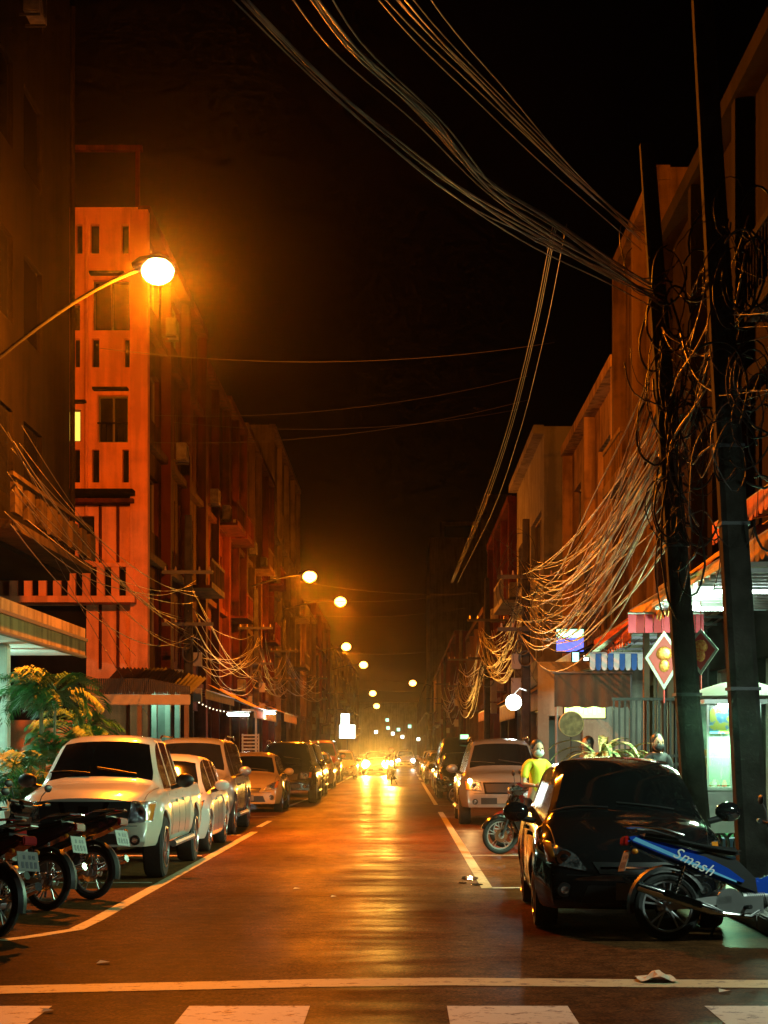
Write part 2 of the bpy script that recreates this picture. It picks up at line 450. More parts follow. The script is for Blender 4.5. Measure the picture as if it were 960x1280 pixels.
def shophouse(name, label, side, y0, y1, h, wm, z0=0, fh=3.4, gf=3.9, bays=2, seed=0, face=None, back=9, lit=(), balc=True,
              detail=True, side_ops=(), trim=None, pil=True, group='shop-house buildings lining the street', shops=True, acs=.35, slots=False, street_shade_m=None):
    rr = random.Random(seed)
    X = face if face is not None else (FACE_L if side < 0 else FACE_R)
    XB = X + side * back
    t = thing(name, label, 'building', (X, (y0 + y1) / 2, 0), 0, group)
    off = (X, (y0 + y1) / 2, 0)
    N = Vector((-side, 0, 0)); U = Vector((0, 1, 0)); O = Vector((X, y0, 0)); W = y1 - y0
    mb = MB(); ops = []; bw = W / bays; wins = []
    if shops:
        for b in range(bays): ops.append((b * bw + .3, .14, (b + 1) * bw - .3, gf - .9))
    shopn = len(ops)
    fl = 0; z = gf
    while z + fh <= h + .3:
        for b in range(bays):
            style = rr.choice([0, 0, 1, 2])
            u0 = b * bw
            if slots and rr.random() < .5:
                n = 4
                for k in range(n):
                    uu = u0 + bw * (.15 + .7 * k / (n - 1)); ops.append((uu - .12, z + .6, uu + .12, z + 2.6))
            elif style == 0: ops.append((u0 + bw * .15, z + .9, u0 + bw * .85, z + 2.6))
            elif style == 1:
                ops.append((u0 + bw * .12, z + .9, u0 + bw * .45, z + 2.5)); ops.append((u0 + bw * .55, z + .9, u0 + bw * .88, z + 2.5))
            else:
                ops.append((u0 + bw * .15, z + .12, u0 + bw * .4, z + 2.4)); ops.append((u0 + bw * .5, z + .9, u0 + bw * .88, z + 2.4))
        z += fh; fl += 1
    if street_shade_m:
        sb = MB(); panel(sb, O, U, N, W, h, ops, .22); sb.build('street_wall', street_shade_m, t, off=off)
    else: panel(mb, O, U, N, W, h, ops, .22)
    # camera-facing end wall with its own openings, then far end, back, roof
    Os = Vector((XB, y0, 0)) if side < 0 else Vector((X, y0, 0)); Us = Vector((1, 0, 0))
    panel(mb, Os, Us, Vector((0, -1, 0)), back, h, list(side_ops), .25)
    panel(mb, Os + Vector((0, W, 0)), Us, Vector((0, 1, 0)), back, h, [])
    panel(mb, Vector((XB, y0, 0)), U, Vector((side, 0, 0)), W, h, [])
    a, b_ = sorted((X, XB))
    mb.add([(a, y0, h - .4), (b_, y0, h - .4), (b_, y1, h - .4), (a, y1, h - .4)], [(0, 1, 2, 3)])
    mb.build('wall', wm, t, off=off)
    tm = trim or wm
    # floor bands, cornice, pilasters
    mb = MB(); z = gf
    s = -side
    def bx(mb, n0, n1, ya, yb, za, zb):
        xa, xb = sorted((X + s * n0, X + s * n1)); mb.box(xa, xb, ya, yb, za, zb)
    for k in range(fl):
        bx(mb, .003, .22, y0 + .01, y1 - .01, z - .12 + k * fh, z + .1 + k * fh)
    bx(mb, .003, .35, y0 + .01, y1 - .01, h - .25, h + .05)
    mb.build('floor_band', tm, t, off=off)
    if pil:
        for b in range(bays + 1):
            mb = MB(); yc = min(max(y0 + b * bw, y0 + .17), y1 - .17)
            bx(mb, .003, .3, yc - .16, yc + .16, .14, h - .26)
            mb.build('pilaster', tm, t, off=off)
    for i, op in enumerate(ops):
        if i < shopn:
            m = shut if rr.random() < .6 else winm
            window(t, O, U, N, op, .2, m, detail, 3 if m is winm else 0, off=off)
        else:
            m = emit('lit_window_glow', (1, .75, .3), 1.2) if i in lit else winm
            window(t, O, U, N, op, .2, m, detail, 1 if op[2] - op[0] > 1 else 0, off=off)
    if balc:
        z = gf
        for k in range(fl):
            if rr.random() < .55:
                b = rr.randrange(bays); ya = y0 + b * bw + .3; yb = ya + bw - .6
                mb = MB(); bx(mb, .23, 1.0, ya, yb, z + k * fh - .1, z + k * fh)
                bx(mb, .93, 1.0, ya, yb, z + k * fh + .003, z + k * fh + .12); bx(mb, .93, 1.0, ya, yb, z + k * fh + .85, z + k * fh + .95)
                yy = ya + .05
                while yy < yb:
                    bx(mb, .95, .98, yy, yy + .03, z + k * fh + .12, z + k * fh + .85); yy += .18
                mb.build('balcony', tm, t, off=off)
    if acs:
        z = gf
        for k in range(fl):
            for b in range(bays):
                if rr.random() < acs:
                    ac_unit(t, (X + s * .24, y0 + (b + rr.choice([.25, .5, .75])) * bw, z + k * fh + .22), (s, 0, 0), off)
    return t, off

def pxo(x0, y0_, x1, y1_, Y, XB):
    """side-wall opening (u from XB) from pixel rectangle"""
    a = at(x0, y1_, Y); b = at(x1, y0_, Y)
    return (a.x - XB, a.z, b.x - XB, b.z)

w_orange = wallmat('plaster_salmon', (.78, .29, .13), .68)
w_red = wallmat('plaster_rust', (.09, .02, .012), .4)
w_cream = wallmat('plaster_cream', (.2, .16, .1), .55)
w_grey = wallmat('plaster_grey', (.2, .2, .17), .6)
w_white = wallmat('plaster_white', (.24, .25, .23), .6)
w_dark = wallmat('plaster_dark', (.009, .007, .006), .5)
w_yel = wallmat('plaster_ochre', (.16, .1, .045), .55)
w_mid = wallmat('plaster_orange', (.42, .27, .10), .45)

# --- near-left building: overhanging upper floors, recessed shop, canopy
t = thing('corner_building', 'tall dim cream block at the left edge, upper floors overhanging a mint-lit shop', 'building', (-7.6, 30, 0))
off = (-7.6, 30, 0)
O = Vector((-7.6, 16, 5.6)); U = Vector((0, 1, 0)); N = Vector((1, 0, 0))
ops = []
for k in range(4):
    z = .9 + k * 3.4
    ops += [(16.2, z, 18.4, z + 1.7), (19.4, z, 21.2, z + 1.7), (10.0, z, 13.0, z + 1.7), (4, z, 7, z + 1.7)]
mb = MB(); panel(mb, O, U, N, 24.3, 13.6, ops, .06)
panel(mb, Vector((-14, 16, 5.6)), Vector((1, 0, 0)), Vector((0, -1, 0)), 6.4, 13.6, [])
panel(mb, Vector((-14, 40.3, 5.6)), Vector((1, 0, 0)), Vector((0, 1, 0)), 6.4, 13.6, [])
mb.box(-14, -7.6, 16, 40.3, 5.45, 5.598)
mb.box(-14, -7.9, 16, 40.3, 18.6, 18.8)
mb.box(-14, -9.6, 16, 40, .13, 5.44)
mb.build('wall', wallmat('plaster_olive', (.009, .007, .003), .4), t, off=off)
for op in ops: window(t, O, U, N, op, .055, frame=False, off=off)
for k in range(1):
    mb = MB(); z = 5.6 + k * 3.4
    mb.box(-7.597, -6.95, 31.5, 39.6, z - .05, z + .12)
    mb.box(-7.02, -6.95, 31.5, 39.6, z + .9, z + .98)
    for q in range(8):
        yy = 31.6 + q * 1.1
        mb.box(-7.03, -6.94, yy, yy + .62, z + .25, z + .8) if k < 1 else mb.box(-7.0, -6.97, yy, yy + .05, z + .12, z + .9)
    mb.build('balcony', wallmat('plaster_balcony', (.045, .03, .013), .5), t, off=off)
for (yy, z) in ((35.2, 16.2),): ac_unit(t, (-7.59, yy, z), (1, 0, 0), off)
# drain pipes / diagonal stay
mb = MB(); mb.tube([(-7.5, 40.1, 5.7), (-7.5, 40.1, 18.5)], .06)
mb.build('drain_pipe', w_dark, t, off=off)
# canopy
mb = MB(); mb.box(-9.59, -6.0, 20, 33, 3.40, 3.72); mb.box(-6.0, -5.93, 20, 33, 3.3, 3.85); mb.box(-9.59, -6.0, 33.002, 33.06, 3.4, 3.85)
mb.build('canopy', wallmat('canopy_fascia', (.26, .17, .06), .45), t, off=off)
mb = MB(); mb.box(-5.928, -5.88, 20, 33, 3.60, 3.66); mb.box(-5.928, -5.9, 20, 33, 3.3, 3.34); mb.build('drip_edge', blackp, t, off=off)
mb = MB(); mb.box(-9.58, -6.02, 20, 32.98, 3.35, 3.397)
mb.build('canopy_ceiling', mat('ceiling_white', (.7, .72, .7), .7), t, off=off)
for yy in (21.5, 29.2):
    mb = MB(); mb.box(-6.85, -6.55, yy, yy + .3, .13, 3.345); mb.build('pillar', mat('pillar_mint', (.55, .68, .6), .7), t, off=off, bevel=.02)
mb = MB(); mb.box(-9.4, -9.34, 24, 31.5, .5, 2.9); mb.build('shop_window', glass_dark, t, off=off)
tube_white = emit('tube_glow_mint', (.62, 1, .82), 14)
for yy in (23.5, 26.5, 30.5):
    mb = MB(); mb.cyl((-7.3, yy, 3.3), (-7.3, yy + 1.2, 3.3), .025, n=8); mb.build('ceiling_tube_light', tube_white, t, off=off)
    area_light('shop_light', (-7.3, yy + .6, 3.25), (0, 0, 0), .1, 1.2, (.55, 1, .78), 60)

point_light('shop_bulb', (-8.2, 30.6, 2.6), (.5, 1, .7), 260, .1)
# --- orange side-wall building (left, across the alley)
YS = 50.7; XB = FACE_L - 5.5
so = [pxo(93, 423, 100, 459, YS, XB), pxo(115, 423, 124, 459, YS, XB), pxo(155, 423, 162, 459, YS, XB),
      pxo(92, 562, 100, 603, YS, XB), pxo(115, 562, 124, 603, YS, XB), pxo(153, 562, 161, 603, YS, XB),
      pxo(95, 280, 103, 317, YS, XB), pxo(113, 280, 124, 317, YS, XB), pxo(152, 280, 161, 317, YS, XB),
      pxo(122, 494, 160, 553, YS, XB), pxo(116, 350, 162, 413, YS, XB), pxo(78, 511, 101, 552, YS, XB),
      pxo(86, 380, 100, 413, YS, XB), pxo(97, 645, 118, 700, YS, XB), pxo(60, 640, 84, 700, YS, XB)]
t, off = shophouse('apartment_block', 'salmon block with slotted side wall glowing orange, one window lit yellow', -1, YS, 66, 17.2, w_orange, bays=3, seed=3, back=5.5, side_ops=so, acs=.3, slots=True, street_shade_m=w_red, trim=w_red)  # street side coloured darker to stand for the lamp light grazing it
for i, op in enumerate(so):
    m = winm
    if i == 11: m = emit('warm_room', (1, .8, .12), .75)
    window(t, (XB, YS, 0), (1, 0, 0), (0, -1, 0), op, .23, m, frame=op[2] - op[0] > .5, bars=1, off=off)
def side_box(name, x0, y0_, x1, y1_, out, m, n0=.003):
    a = at(x0, y1_, YS); b = at(x1, y0_, YS); mb = MB(); mb.box(a.x, b.x, YS - out, YS - n0, a.z, b.z); return mb.build(name, m, t, off=off)
side_box('ledge', 60, 617, 172, 623, 1.0, w_dark); side_box('ledge', 60, 627, 171, 632, .7, w_red)
side_box('ledge', 10, 748, 174, 756, .9, w_orange)
side_box('ledge', 10, 706, 172, 711, .6, w_orange)
side_box('dark_panel', 14, 712, 170, 747, .03, w_dark)  # dark sheet painted as the shade behind the balustrade slots
mb = MB()                                                   # slotted balustrade
x = 17
while x < 168:
    a = at(x, 748, YS); b = at(x + 9.5, 711, YS); mb.box(a.x, b.x, YS - .55, YS - .4, a.z, b.z - .003); x += 18
mb.build('balustrade', w_orange, t, off=off)
side_box('dark_panel', 10, 757, 108, 900, .02, w_dark)
mb = MB(); mb.box(-7.75, -7.25, YS - .45, YS - .06, .13, 17.0); mb.build('corner_pillar', w_orange, t, off=off)
for px in (148, 126): 
    a = at(px, 700, YS); mb = MB(); mb.tube([(a.x, YS - .08, 3.9), (a.x, YS - .08, 9.0)], .045); mb.build('drain_pipe', w_red, t, off=off)
for (px, py) in ((122, 489), (96, 505), (118, 345)):
    a = at(px, py, YS); mb = MB(); mb.box(a.x - .1, a.x + .9 if px != 96 else a.x + .3, YS - .35, YS - .004, a.z, a.z + .06); mb.build('window_hood', w_dark, t, off=off)
mb = MB(); a = at(160, 600, YS)
mb.tube([(at(108, 0, YS).x, YS - .05, 8.3), (at(108, 0, YS).x, YS - .05, 16.9)], .05); mb.build('drain_pipe', w_orange, t, off=off)
mb = MB()
for px in (126, 133, 140, 147, 154):
    a = at(px, 552, YS); b = at(px, 530, YS); mb.box(a.x, a.x + .03, YS - .06, YS - .03, a.z, b.z)
a = at(122, 530, YS); b = at(160, 530, YS); mb.box(a.x, b.x, YS - .065, YS - .025, a.z, a.z + .04); mb.build('window_rail', w_dark, t, off=off)
# roof terrace frame on top
mb = MB()
for x in (-13, -9.6, -7.7): mb.box(x, x + .12, YS + .2, YS + .32, 16.8, 18.9)
mb.box(-13, -7.5, YS + .15, YS + .35, 18.903, 19.05)
mb.build('roof_frame', w_red, t, off=off)
# small dark corrugated lean-to over the ground floor shop
lt = thing('corrugated_lean_to', 'dark corrugated lean-to roof on yellow beam in front of orange block', 'awning', (-8.3, 48, 0))
lo = (-8.3, 48, 0)
mb = MB(); n = 46; xa, xb_ = -8.35, -5.55
vs = []
Yl = 46.5
xa = at(118, 0, Yl).x; xb_ = at(238, 0, Yl).x; zt = at(0, 838, Yl + 2).z; zb = at(0, 866, Yl).z
for i in range(n + 1):
    x = xa + (xb_ - xa) * i / n; dz = .03 * (1 if i % 2 else -1)
    k = max(0, (i / n - .55) / .45) * .28
    vs += [(x, Yl, zb + dz), (x, Yl + 3.8, zt + .15 - k + dz)]
mb.add(vs, [(2 * i, 2 * i + 1, 2 * i + 3, 2 * i + 2) for i in range(n)])
mb.build('roof_sheet', mat('corrugated_dark', (.02, .017, .015), .6, .2, (.035, .02, .012), 6), lt, off=lo)
mb = MB(); mb.box(xa, xb_, Yl - .1, Yl + .05, zb - .32, zb - .05); mb.build('beam', mat('beam_ochre', (.5, .36, .2), .6), lt, off=lo, bevel=.02)
mb = MB()
for i in range(n):
    x = xa + (xb_ - xa) * i / n; mb.box(x + .005, x + .05, Yl - .03, Yl - .0, zb - .04, zb + .38 - max(0, (i / n - .55)) * .5)
mb.build('front_slats', MATS['corrugated_dark'], lt, off=lo)
for x in (xa + .1, xa + 1.2, xb_ - .1):
    mb = MB(); mb.box(x - .06, x + .06, Yl - .06, Yl + .06, .0, zb - .33); mb.build('post', mat('post_brown', (.18, .1, .05), .7), lt, off=lo)
# shop under the lean-to: mint door frames
dt = thing('mint_doorway', 'mint green door frame standing open under the dark lean-to', 'doorway', (-6.6, 49, 0))
mb = MB()
for px in (193, 210, 222):
    x = at(px, 0, 49).x; mb.box(x - .07, x + .07, 48.9, 49.1, .13, 3.3)
mb.box(at(190, 0, 49).x, at(225, 0, 49).x, 48.88, 49.12, 3.303, 3.45)
mb.build('frame', mat('paint_mint', (.4, .6, .48), .5), dt, off=(-6.6, 49, 0))
mb = MB(); mb.box(at(196, 0, 49).x + .02, at(207, 0, 49).x, 49.02, 49.06, .14, 3.2); mb.build('door', mat('door_green', (.2, .32, .26), .5), dt, off=(-6.6, 49, 0), bevel=.01)
point_light('doorway_bulb', (-6.9, 48.2, 3.1), (.6, 1, .75), 30)

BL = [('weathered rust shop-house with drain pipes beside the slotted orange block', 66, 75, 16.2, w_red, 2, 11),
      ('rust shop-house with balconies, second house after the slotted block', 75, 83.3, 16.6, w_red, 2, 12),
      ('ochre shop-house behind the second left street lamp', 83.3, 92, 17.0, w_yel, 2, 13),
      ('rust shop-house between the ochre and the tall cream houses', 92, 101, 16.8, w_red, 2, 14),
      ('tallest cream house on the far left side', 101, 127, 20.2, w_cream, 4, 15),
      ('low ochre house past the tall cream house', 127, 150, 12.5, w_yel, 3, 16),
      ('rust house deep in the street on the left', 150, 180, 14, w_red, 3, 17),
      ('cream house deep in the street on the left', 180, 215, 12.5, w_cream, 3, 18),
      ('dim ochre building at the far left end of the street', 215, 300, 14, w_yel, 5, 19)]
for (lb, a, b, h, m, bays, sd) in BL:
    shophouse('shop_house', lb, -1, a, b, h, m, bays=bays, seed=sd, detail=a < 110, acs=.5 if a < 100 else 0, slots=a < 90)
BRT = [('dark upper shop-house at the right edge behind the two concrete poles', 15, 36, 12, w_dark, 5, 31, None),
       ('tall ochre shop-house behind the tangled cables on the right', 36, 43.5, 13.5, wallmat('plaster_dim_ochre', (.12, .08, .03), .4), 2, 32, None),
       ('lower orange shop-house next to the pale grey wall on the right', 43.5, 57, 11.3, w_mid, 2, 33, None),
       ('shop-house with a pale grey blank side wall on the right', 60, 74, 12.6, w_white, 2, 34, 4.85),
       ('rust shop-house behind the grey one on the right', 74, 92, 12.2, w_red, 3, 35, 4.8),
       ('dim ochre shop-house midway along the right side', 92, 118, 9, w_yel, 4, 36, 4.6),
       ('red-brown building with blank end wall on the right', 118, 160, 9.5, w_red, 4, 37, 3.9),
       ('cream building deep in the street on the right', 160, 224, 9.5, w_cream, 5, 38, 3.9)]
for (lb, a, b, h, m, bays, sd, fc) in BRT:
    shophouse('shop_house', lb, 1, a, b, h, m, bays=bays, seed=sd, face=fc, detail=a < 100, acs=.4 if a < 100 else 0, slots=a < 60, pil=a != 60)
# far grey tower block closing the right side
YT = 235; XT = at(537, 0, YT).x
t = thing('tower_block', 'dim grey concrete tower at the end of the right side with roof terrace frame', 'building', (XT, YT, 0)); off = (XT, YT, 0)
W1 = at(600, 0, YT).x - XT; W2 = at(660, 0, YT).x - XT
h1 = at(0, 672, YT).z; h2 = at(0, 643, YT).z
ops = []
for k in range(5):
    for px in (612, 640):
        a = at(px, 705 + k * 30, YT); ops.append((a.x - XT, a.z - 2.0, a.x - XT + 2.2, a.z))
mb = MB(); panel(mb, (XT, YT, 0), (1, 0, 0), (0, -1, 0), W2, h1, ops, .4)
panel(mb, (XT + W1, YT, h1), (1, 0, 0), (0, -1, 0), W2 - W1, h2 - h1, [])
panel(mb, (XT, YT, 0), (0, 1, 0), (-1, 0, 0), 30, h1, [(u, v, u + 2, v + 1.6) for u in (4, 12, 20) for v in (8, 12, 16, 20, 24)], .4)
panel(mb, (XT + W1, YT, h1), (0, 1, 0), (-1, 0, 0), 30, h2 - h1, [])
mb.add([(XT, YT, h1), (XT + W1, YT, h1), (XT + W1, YT + 30, h1), (XT, YT + 30, h1)], [(0, 1, 2, 3)])
mb.add([(XT + W1, YT, h2), (XT + W2, YT, h2), (XT + W2, YT + 30, h2), (XT + W1, YT + 30, h2)], [(0, 1, 2, 3)])
mb.box(XT + W1 + 1, XT + W2 - 2, YT + 2, YT + 8, h2, at(0, 615, YT).z)
mb.build('wall', w_grey, t, off=off)
for op in ops: window(t, (XT, YT, 0), (1, 0, 0), (0, -1, 0), op, .38, off=off, frame=False)
mb = MB(); zt = at(0, 652, YT).z
xr = XT + 1.6
for x in (xr, XT + W1 - .5): mb.box(x, x + .4, YT + .1, YT + .5, h1, zt - .5)
mb.box(xr, XT + W1, YT + .05, YT + .6, zt - .497, zt)
mb.build('roof_frame', w_grey, t, off=off)
shophouse('shop_house', 'row of houses past the grey tower on the right', 1, 266, 420, 12, w_yel, bays=8, seed=50, face=4, detail=False, acs=0, balc=False)
# distant end of the street
t = thing('distant_building', 'dark low building closing the far end of the street', 'building', (0, 430, 0))
mb = MB(); panel(mb, (-30, 430, 0), (1, 0, 0), (0, -1, 0), 60, 13, [(u, v, u + 2, v + 1.8) for u in range(2, 58, 4) for v in (4.5, 8.5)], .4)
mb.box(-30, 30, 430.5, 445, 0, 13); mb.build('wall', w_grey, t, off=(0, 430, 0))
# ------------------------------------------------------------------ vehicles
def interp(keys, s):
    if s <= keys[0][0]: return keys[0][1]
    for (a, va), (b, vb) in zip(keys, keys[1:]):
        if s <= b: return va + (vb - va) * (s - a) / (b - a)
    return keys[-1][1]
def smooth_i(keys, s, wd=.012):
    return sum(interp(keys, s + wd * k) for k in (-2, -1, 0, 1, 2)) / 5

def carpaint(name, col, rough=.28, metal=0.0):
    return mat(name, col, rough, metal, tuple(c * .93 for c in col), 2, coat=1, spec=.5)

def make_wheel(par, x, y, r, wd, side, spokes=6):
    mb = MB()
    prof = [(-wd / 2, r * .66), (-wd / 2, r * .93), (-wd / 2 + .025, r * .99), (0, r), (wd / 2 - .025, r * .99), (wd / 2, r * .93), (wd / 2, r * .66)]
    n = 32; vs = []; fs = []
    for i in range(n):
        t = 2 * PI * i / n
        for (a, q) in prof: vs.append((x + q * math.cos(t), y + a, r + q * math.sin(t)))
    m = len(prof)
    for i in range(n):
        for k in range(m - 1): fs.append((i * m + k, i * m + k + 1, ((i + 1) % n) * m + k + 1, ((i + 1) % n) * m + k))
    mb.add(vs, fs)
    mb.cyl((x, y - wd * .3, r), (x, y + wd * .3, r), r * .66, n=24)
    wh = mb.build('wheel', rubber, par, smooth=True)
    mb = MB(); yo = y + side * wd * .47
    ring = [(x + r * .63 * math.cos(2 * PI * i / 28), yo, r + r * .63 * math.sin(2 * PI * i / 28)) for i in range(28)]
    mb.tube(ring, .022, 6, closed=True)
    for i in range(spokes):
        t = 2 * PI * i / spokes + .2
        c = Vector((x, yo - side * .02, r)); d = Vector((math.cos(t), 0, math.sin(t))); e = Vector((-math.sin(t), 0, math.cos(t)))
        a0 = c + d * r * .1; b0 = c + d * r * .63
        q = [a0 - e * .035, a0 + e * .035, b0 + e * .022, b0 - e * .022]
        Yv = Vector((0, side * .025, 0))
        mb.add([v - Yv for v in q] + [v + Yv for v in q], [(0, 1, 2, 3), (4, 5, 6, 7), (0, 1, 5, 4), (1, 2, 6, 5), (2, 3, 7, 6), (3, 0, 4, 7)])
    mb.cyl((x, yo - side * .05, r), (x, yo + side * .02, r), r * .16, n=14)
    mb.build('rim', alloy, wh, smooth=True)

CARS = {
 'pickup': dict(L=5.25, W=1.78, top=[(0, .62), (.012, .98), (.06, 1.07), (.235, 1.17), (.25, 1.19), (.345, 1.66), (.38, 1.735), (.43, 1.76), (.58, 1.75), (.61, 1.70), (.64, 1.16), (.66, 1.13), (1, 1.13)],
                belt=[(0, .56), (.012, .90), (.06, .98), (.24, 1.06), (.5, 1.06), (.64, 1.08), (1, 1.10)], sill=.42, wx=(.155, .765), wr=.385, ws=(.252, .355), win=[(.30, .42), (.44, .545), (.56, .60)], rw=None, bulge=.14, nose=.1),
 'suv': dict(L=4.8, W=1.86, top=[(0, .6), (.015, .95), (.06, 1.05), (.22, 1.15), (.24, 1.18), (.34, 1.68), (.38, 1.76), (.45, 1.8), (.85, 1.78), (.93, 1.72), (.985, 1.15), (1, .9)],
             belt=[(0, .55), (.015, .88), (.06, .97), (.24, 1.04), (.6, 1.06), (.97, 1.08), (1, .85)], sill=.38, wx=(.18, .775), wr=.37, ws=(.245, .35), win=[(.29, .44), (.455, .62), (.635, .86)], rw=(.935, .98), bulge=.13, nose=.1),
 'hatch': dict(L=3.9, W=1.7, top=[(0, .5), (.012, .70), (.05, .80), (.12, .89), (.2, .96), (.23, .985), (.37, 1.38), (.43, 1.46), (.52, 1.5), (.8, 1.46), (.88, 1.40), (.975, 1.0), (1, .75)],
               belt=[(0, .46), (.012, .64), (.05, .72), (.12, .79), (.23, .87), (.5, .93), (.85, .98), (.97, .95), (1, .7)], sill=.22, wx=(.19, .82), wr=.30, ws=(.235, .38), win=[(.29, .50), (.515, .70), (.715, .80)], rw=(.885, .97), bulge=.2, nose=.09),
 'sedan': dict(L=4.5, W=1.74, top=[(0, .5), (.012, .70), (.05, .80), (.14, .9), (.25, .97), (.27, .99), (.38, 1.35), (.44, 1.43), (.53, 1.46), (.66, 1.43), (.72, 1.38), (.84, 1.06), (.87, 1.04), (.98, 1.0), (1, .7)],
               belt=[(0, .46), (.012, .64), (.05, .72), (.14, .8), (.27, .88), (.6, .93), (.85, .96), (.98, .93), (1, .6)], sill=.22, wx=(.19, .79), wr=.31, ws=(.275, .39), win=[(.33, .50), (.515, .70)], rw=(.725, .835), bulge=.2, nose=.09),
 'van': dict(L=4.9, W=1.8, top=[(0, .6), (.012, 1.0), (.05, 1.15), (.08, 1.2), (.1, 1.22), (.22, 1.8), (.26, 1.95), (.35, 2.02), (.9, 2.02), (.96, 1.96), (.99, 1.2), (1, .9)],
             belt=[(0, .55), (.012, .9), (.06, 1.05), (.1, 1.1), (.5, 1.12), (.98, 1.12), (1, .85)], sill=.32, wx=(.15, .8), wr=.33, ws=(.105, .235), win=[(.16, .34), (.36, .6), (.62, .9)], rw=(.962, .988), bulge=.1, nose=.07),
}
def make_car(kind, name, label, cat, loc, rz, paint, group, lights=None, head=None, hi=True):
    S = CARS[kind]; L = S['L']; W = S['W']; ox = L / 2
    t = thing(name, label, cat, loc, rz, group)
    N = 72; ss = sorted(set([0, .004, .012, .03, .05] + [i / N for i in range(1, N)] + [.985, .996, 1] + [v for a, b in S['win'] for v in (a, b)] + list(S['ws']) + (list(S['rw']) if S['rw'] else [])))
    sill = S['sill']; wr = S['wr']
    TT = lambda s: smooth_i(S['top'], s) if .03 < s < .975 else interp(S['top'], s)
    BB = lambda s: smooth_i(S['belt'], s) if .03 < s < .975 else interp(S['belt'], s)
    def ring(s):
        T = TT(s); B = min(BB(s), T - .02)
        w = W / 2
        if s < .16: w *= 1 - .17 * (1 - s / .16) ** 2.4
        if s > .9: w *= 1 - .10 * ((s - .9) / .1) ** 2
        zb = sill
        arch = 0
        for wx in S['wx']:
            dx = abs(s - wx) * L; ra = wr + .065
            if dx < ra:
                zz = wr + math.sqrt(ra * ra - dx * dx)
                if zz > zb: zb = zz; arch = 1
            if dx < ra + .12: arch = max(arch, .9 if dx < ra else (ra + .12 - dx) / .12)
        zb = min(zb, B - .06)
        def wz(z):
            u = max(0, min(1, (z - sill) / max(.05, B - sill)))
            q = w * (.965 + .035 * math.sin(PI * min(1, u * 1.1)))
            q += .025 * max(0, 1 - abs(z - (wr + .25)) / .35) * min(1, arch)
            if u > .8: q -= .035 * ((u - .8) / .2) ** 2
            return q
        pts = [(wz(zb) - .14, zb + .02), (wz(zb) - .012, zb)]
        for f in (.06, .2, .36, .5, .64, .78, .9, 1):
            z = zb + (B - zb) * f; pts.append((wz(z), z))
        h = T - B; yb = wz(B)
        hood = h < .22
        gb = (yb - .035 - .02 * (not hood), B + min(.025, h * .3))
        k = .34 if kind not in ('van', 'suv', 'pickup') else .3
        if hood: gt = (yb - .09, B + h * .6); re = (yb - .17, B + h * .82)
        else: gt = (gb[0] - k * (h - .09), T - .075); re = (gt[0] - .07, T - .018)
        pts += [gb, gt, re, (re[0] * .68, T - .0 + .012), (re[0] * .34, T + .022), (0, T + .026)]
        x = s * L
        out = []
        for (y, z) in pts:
            zz = (z - sill) / max(.1, TT(.06) - sill)
            dx = 0
            if s < .16: dx = S['nose'] * max(0, zz) ** 2 * (1 - s / .16) * .9 + (S['bulge'] * (y / (W / 2)) ** 2) * (1 - s / .16)
            if s > .92: dx = -.08 * (y / (W / 2)) ** 2 * (s - .92) / .08
            out.append((ox - (x + dx), y, z))
        return out
    rings = [ring(s) for s in ss]; P = len(rings[0]); Cc = P - 1
    allv = []; idx = []
    for r_ in rings:
        row = []
        for (x, y, z) in r_: row.append(len(allv)); allv.append((x, y, z))
        left = []
        for (x, y, z) in r_[:-1]: left.append(len(allv)); allv.append((x, -y, z))
        idx.append(row + left[::-1])          # right sill -> roof -> left sill
    M = 2 * P - 1
    IG = 10                                   # index of glass-bottom point
    body = MB(); gl = {}; used = {}
    for i in range(len(ss) - 1):
        sm = (ss[i] + ss[i + 1]) / 2
        for k in range(M - 1):
            kk = k if k < P - 1 else M - 2 - k
            f = (idx[i][k], idx[i + 1][k], idx[i + 1][k + 1], idx[i][k + 1])
            key = None
            if kk == IG:
                for q, (a, b) in enumerate(S['win']):
                    hh = TT(sm) - BB(sm)
                    if a <= sm <= b and hh > .25: key = ('side_window', q, k < P - 1)
            if kk >= IG + 1 + (1 if TT(sm) - BB(sm) > .3 else 1) and S['ws'][0] < sm < S['ws'][1]: key = ('windshield', 0, 0)
            if S['rw'] and kk >= IG + 2 and S['rw'][0] < sm < S['rw'][1]: key = ('rear_window', 0, 0)
            (body.f if key is None else gl.setdefault(key, [])).append(f)
    # caps
    for row, in ((idx[0],), (idx[-1],)):
        for k in range(P - 1):
            a, b = row[k], row[k + 1]; c, d = row[M - 1 - k], row[M - 2 - k]
            nseg = 10; bul = S['bulge'] * .9 if row is idx[0] else -.05
            pa, pb = Vector(allv[a]), Vector(allv[b]); pc, pd = Vector(allv[c]), Vector(allv[d])
            prev = (a, b)
            for q in range(1, nseg + 1):
                if q == nseg: cur = (c, d)
                else:
                    cur = []
                    for (u, v) in ((pa, pc), (pb, pd)):
                        f = q / nseg; p = u.lerp(v, f); yy = (2 * f - 1)
                        p.x += bul * (1 - yy * yy) * (abs(u.y) / (W / 2)) ** 2
                        ky = (round(p.x, 5), round(p.y, 5), round(p.z, 5))
                        if ky not in used: used[ky] = len(allv); allv.append(tuple(p))
                        cur.append(used[ky])
                if b != d or q < nseg: 
                    f = (prev[0], cur[0], cur[1], prev[1])
                    f2 = tuple(dict.fromkeys(f))
                    if len(f2) > 2: body.f.append(f2)
                prev = cur
    body.v = allv; body.m = [0] * len(body.f)
    # underside closing panel keeps the rays honest
    bo = body.build('body', paint, t, smooth=True, angle=40)
    bvh = BVHTree.FromPolygons([Vector(v) for v in allv], [f for f in body.f] + [f for fs in gl.values() for f in fs])
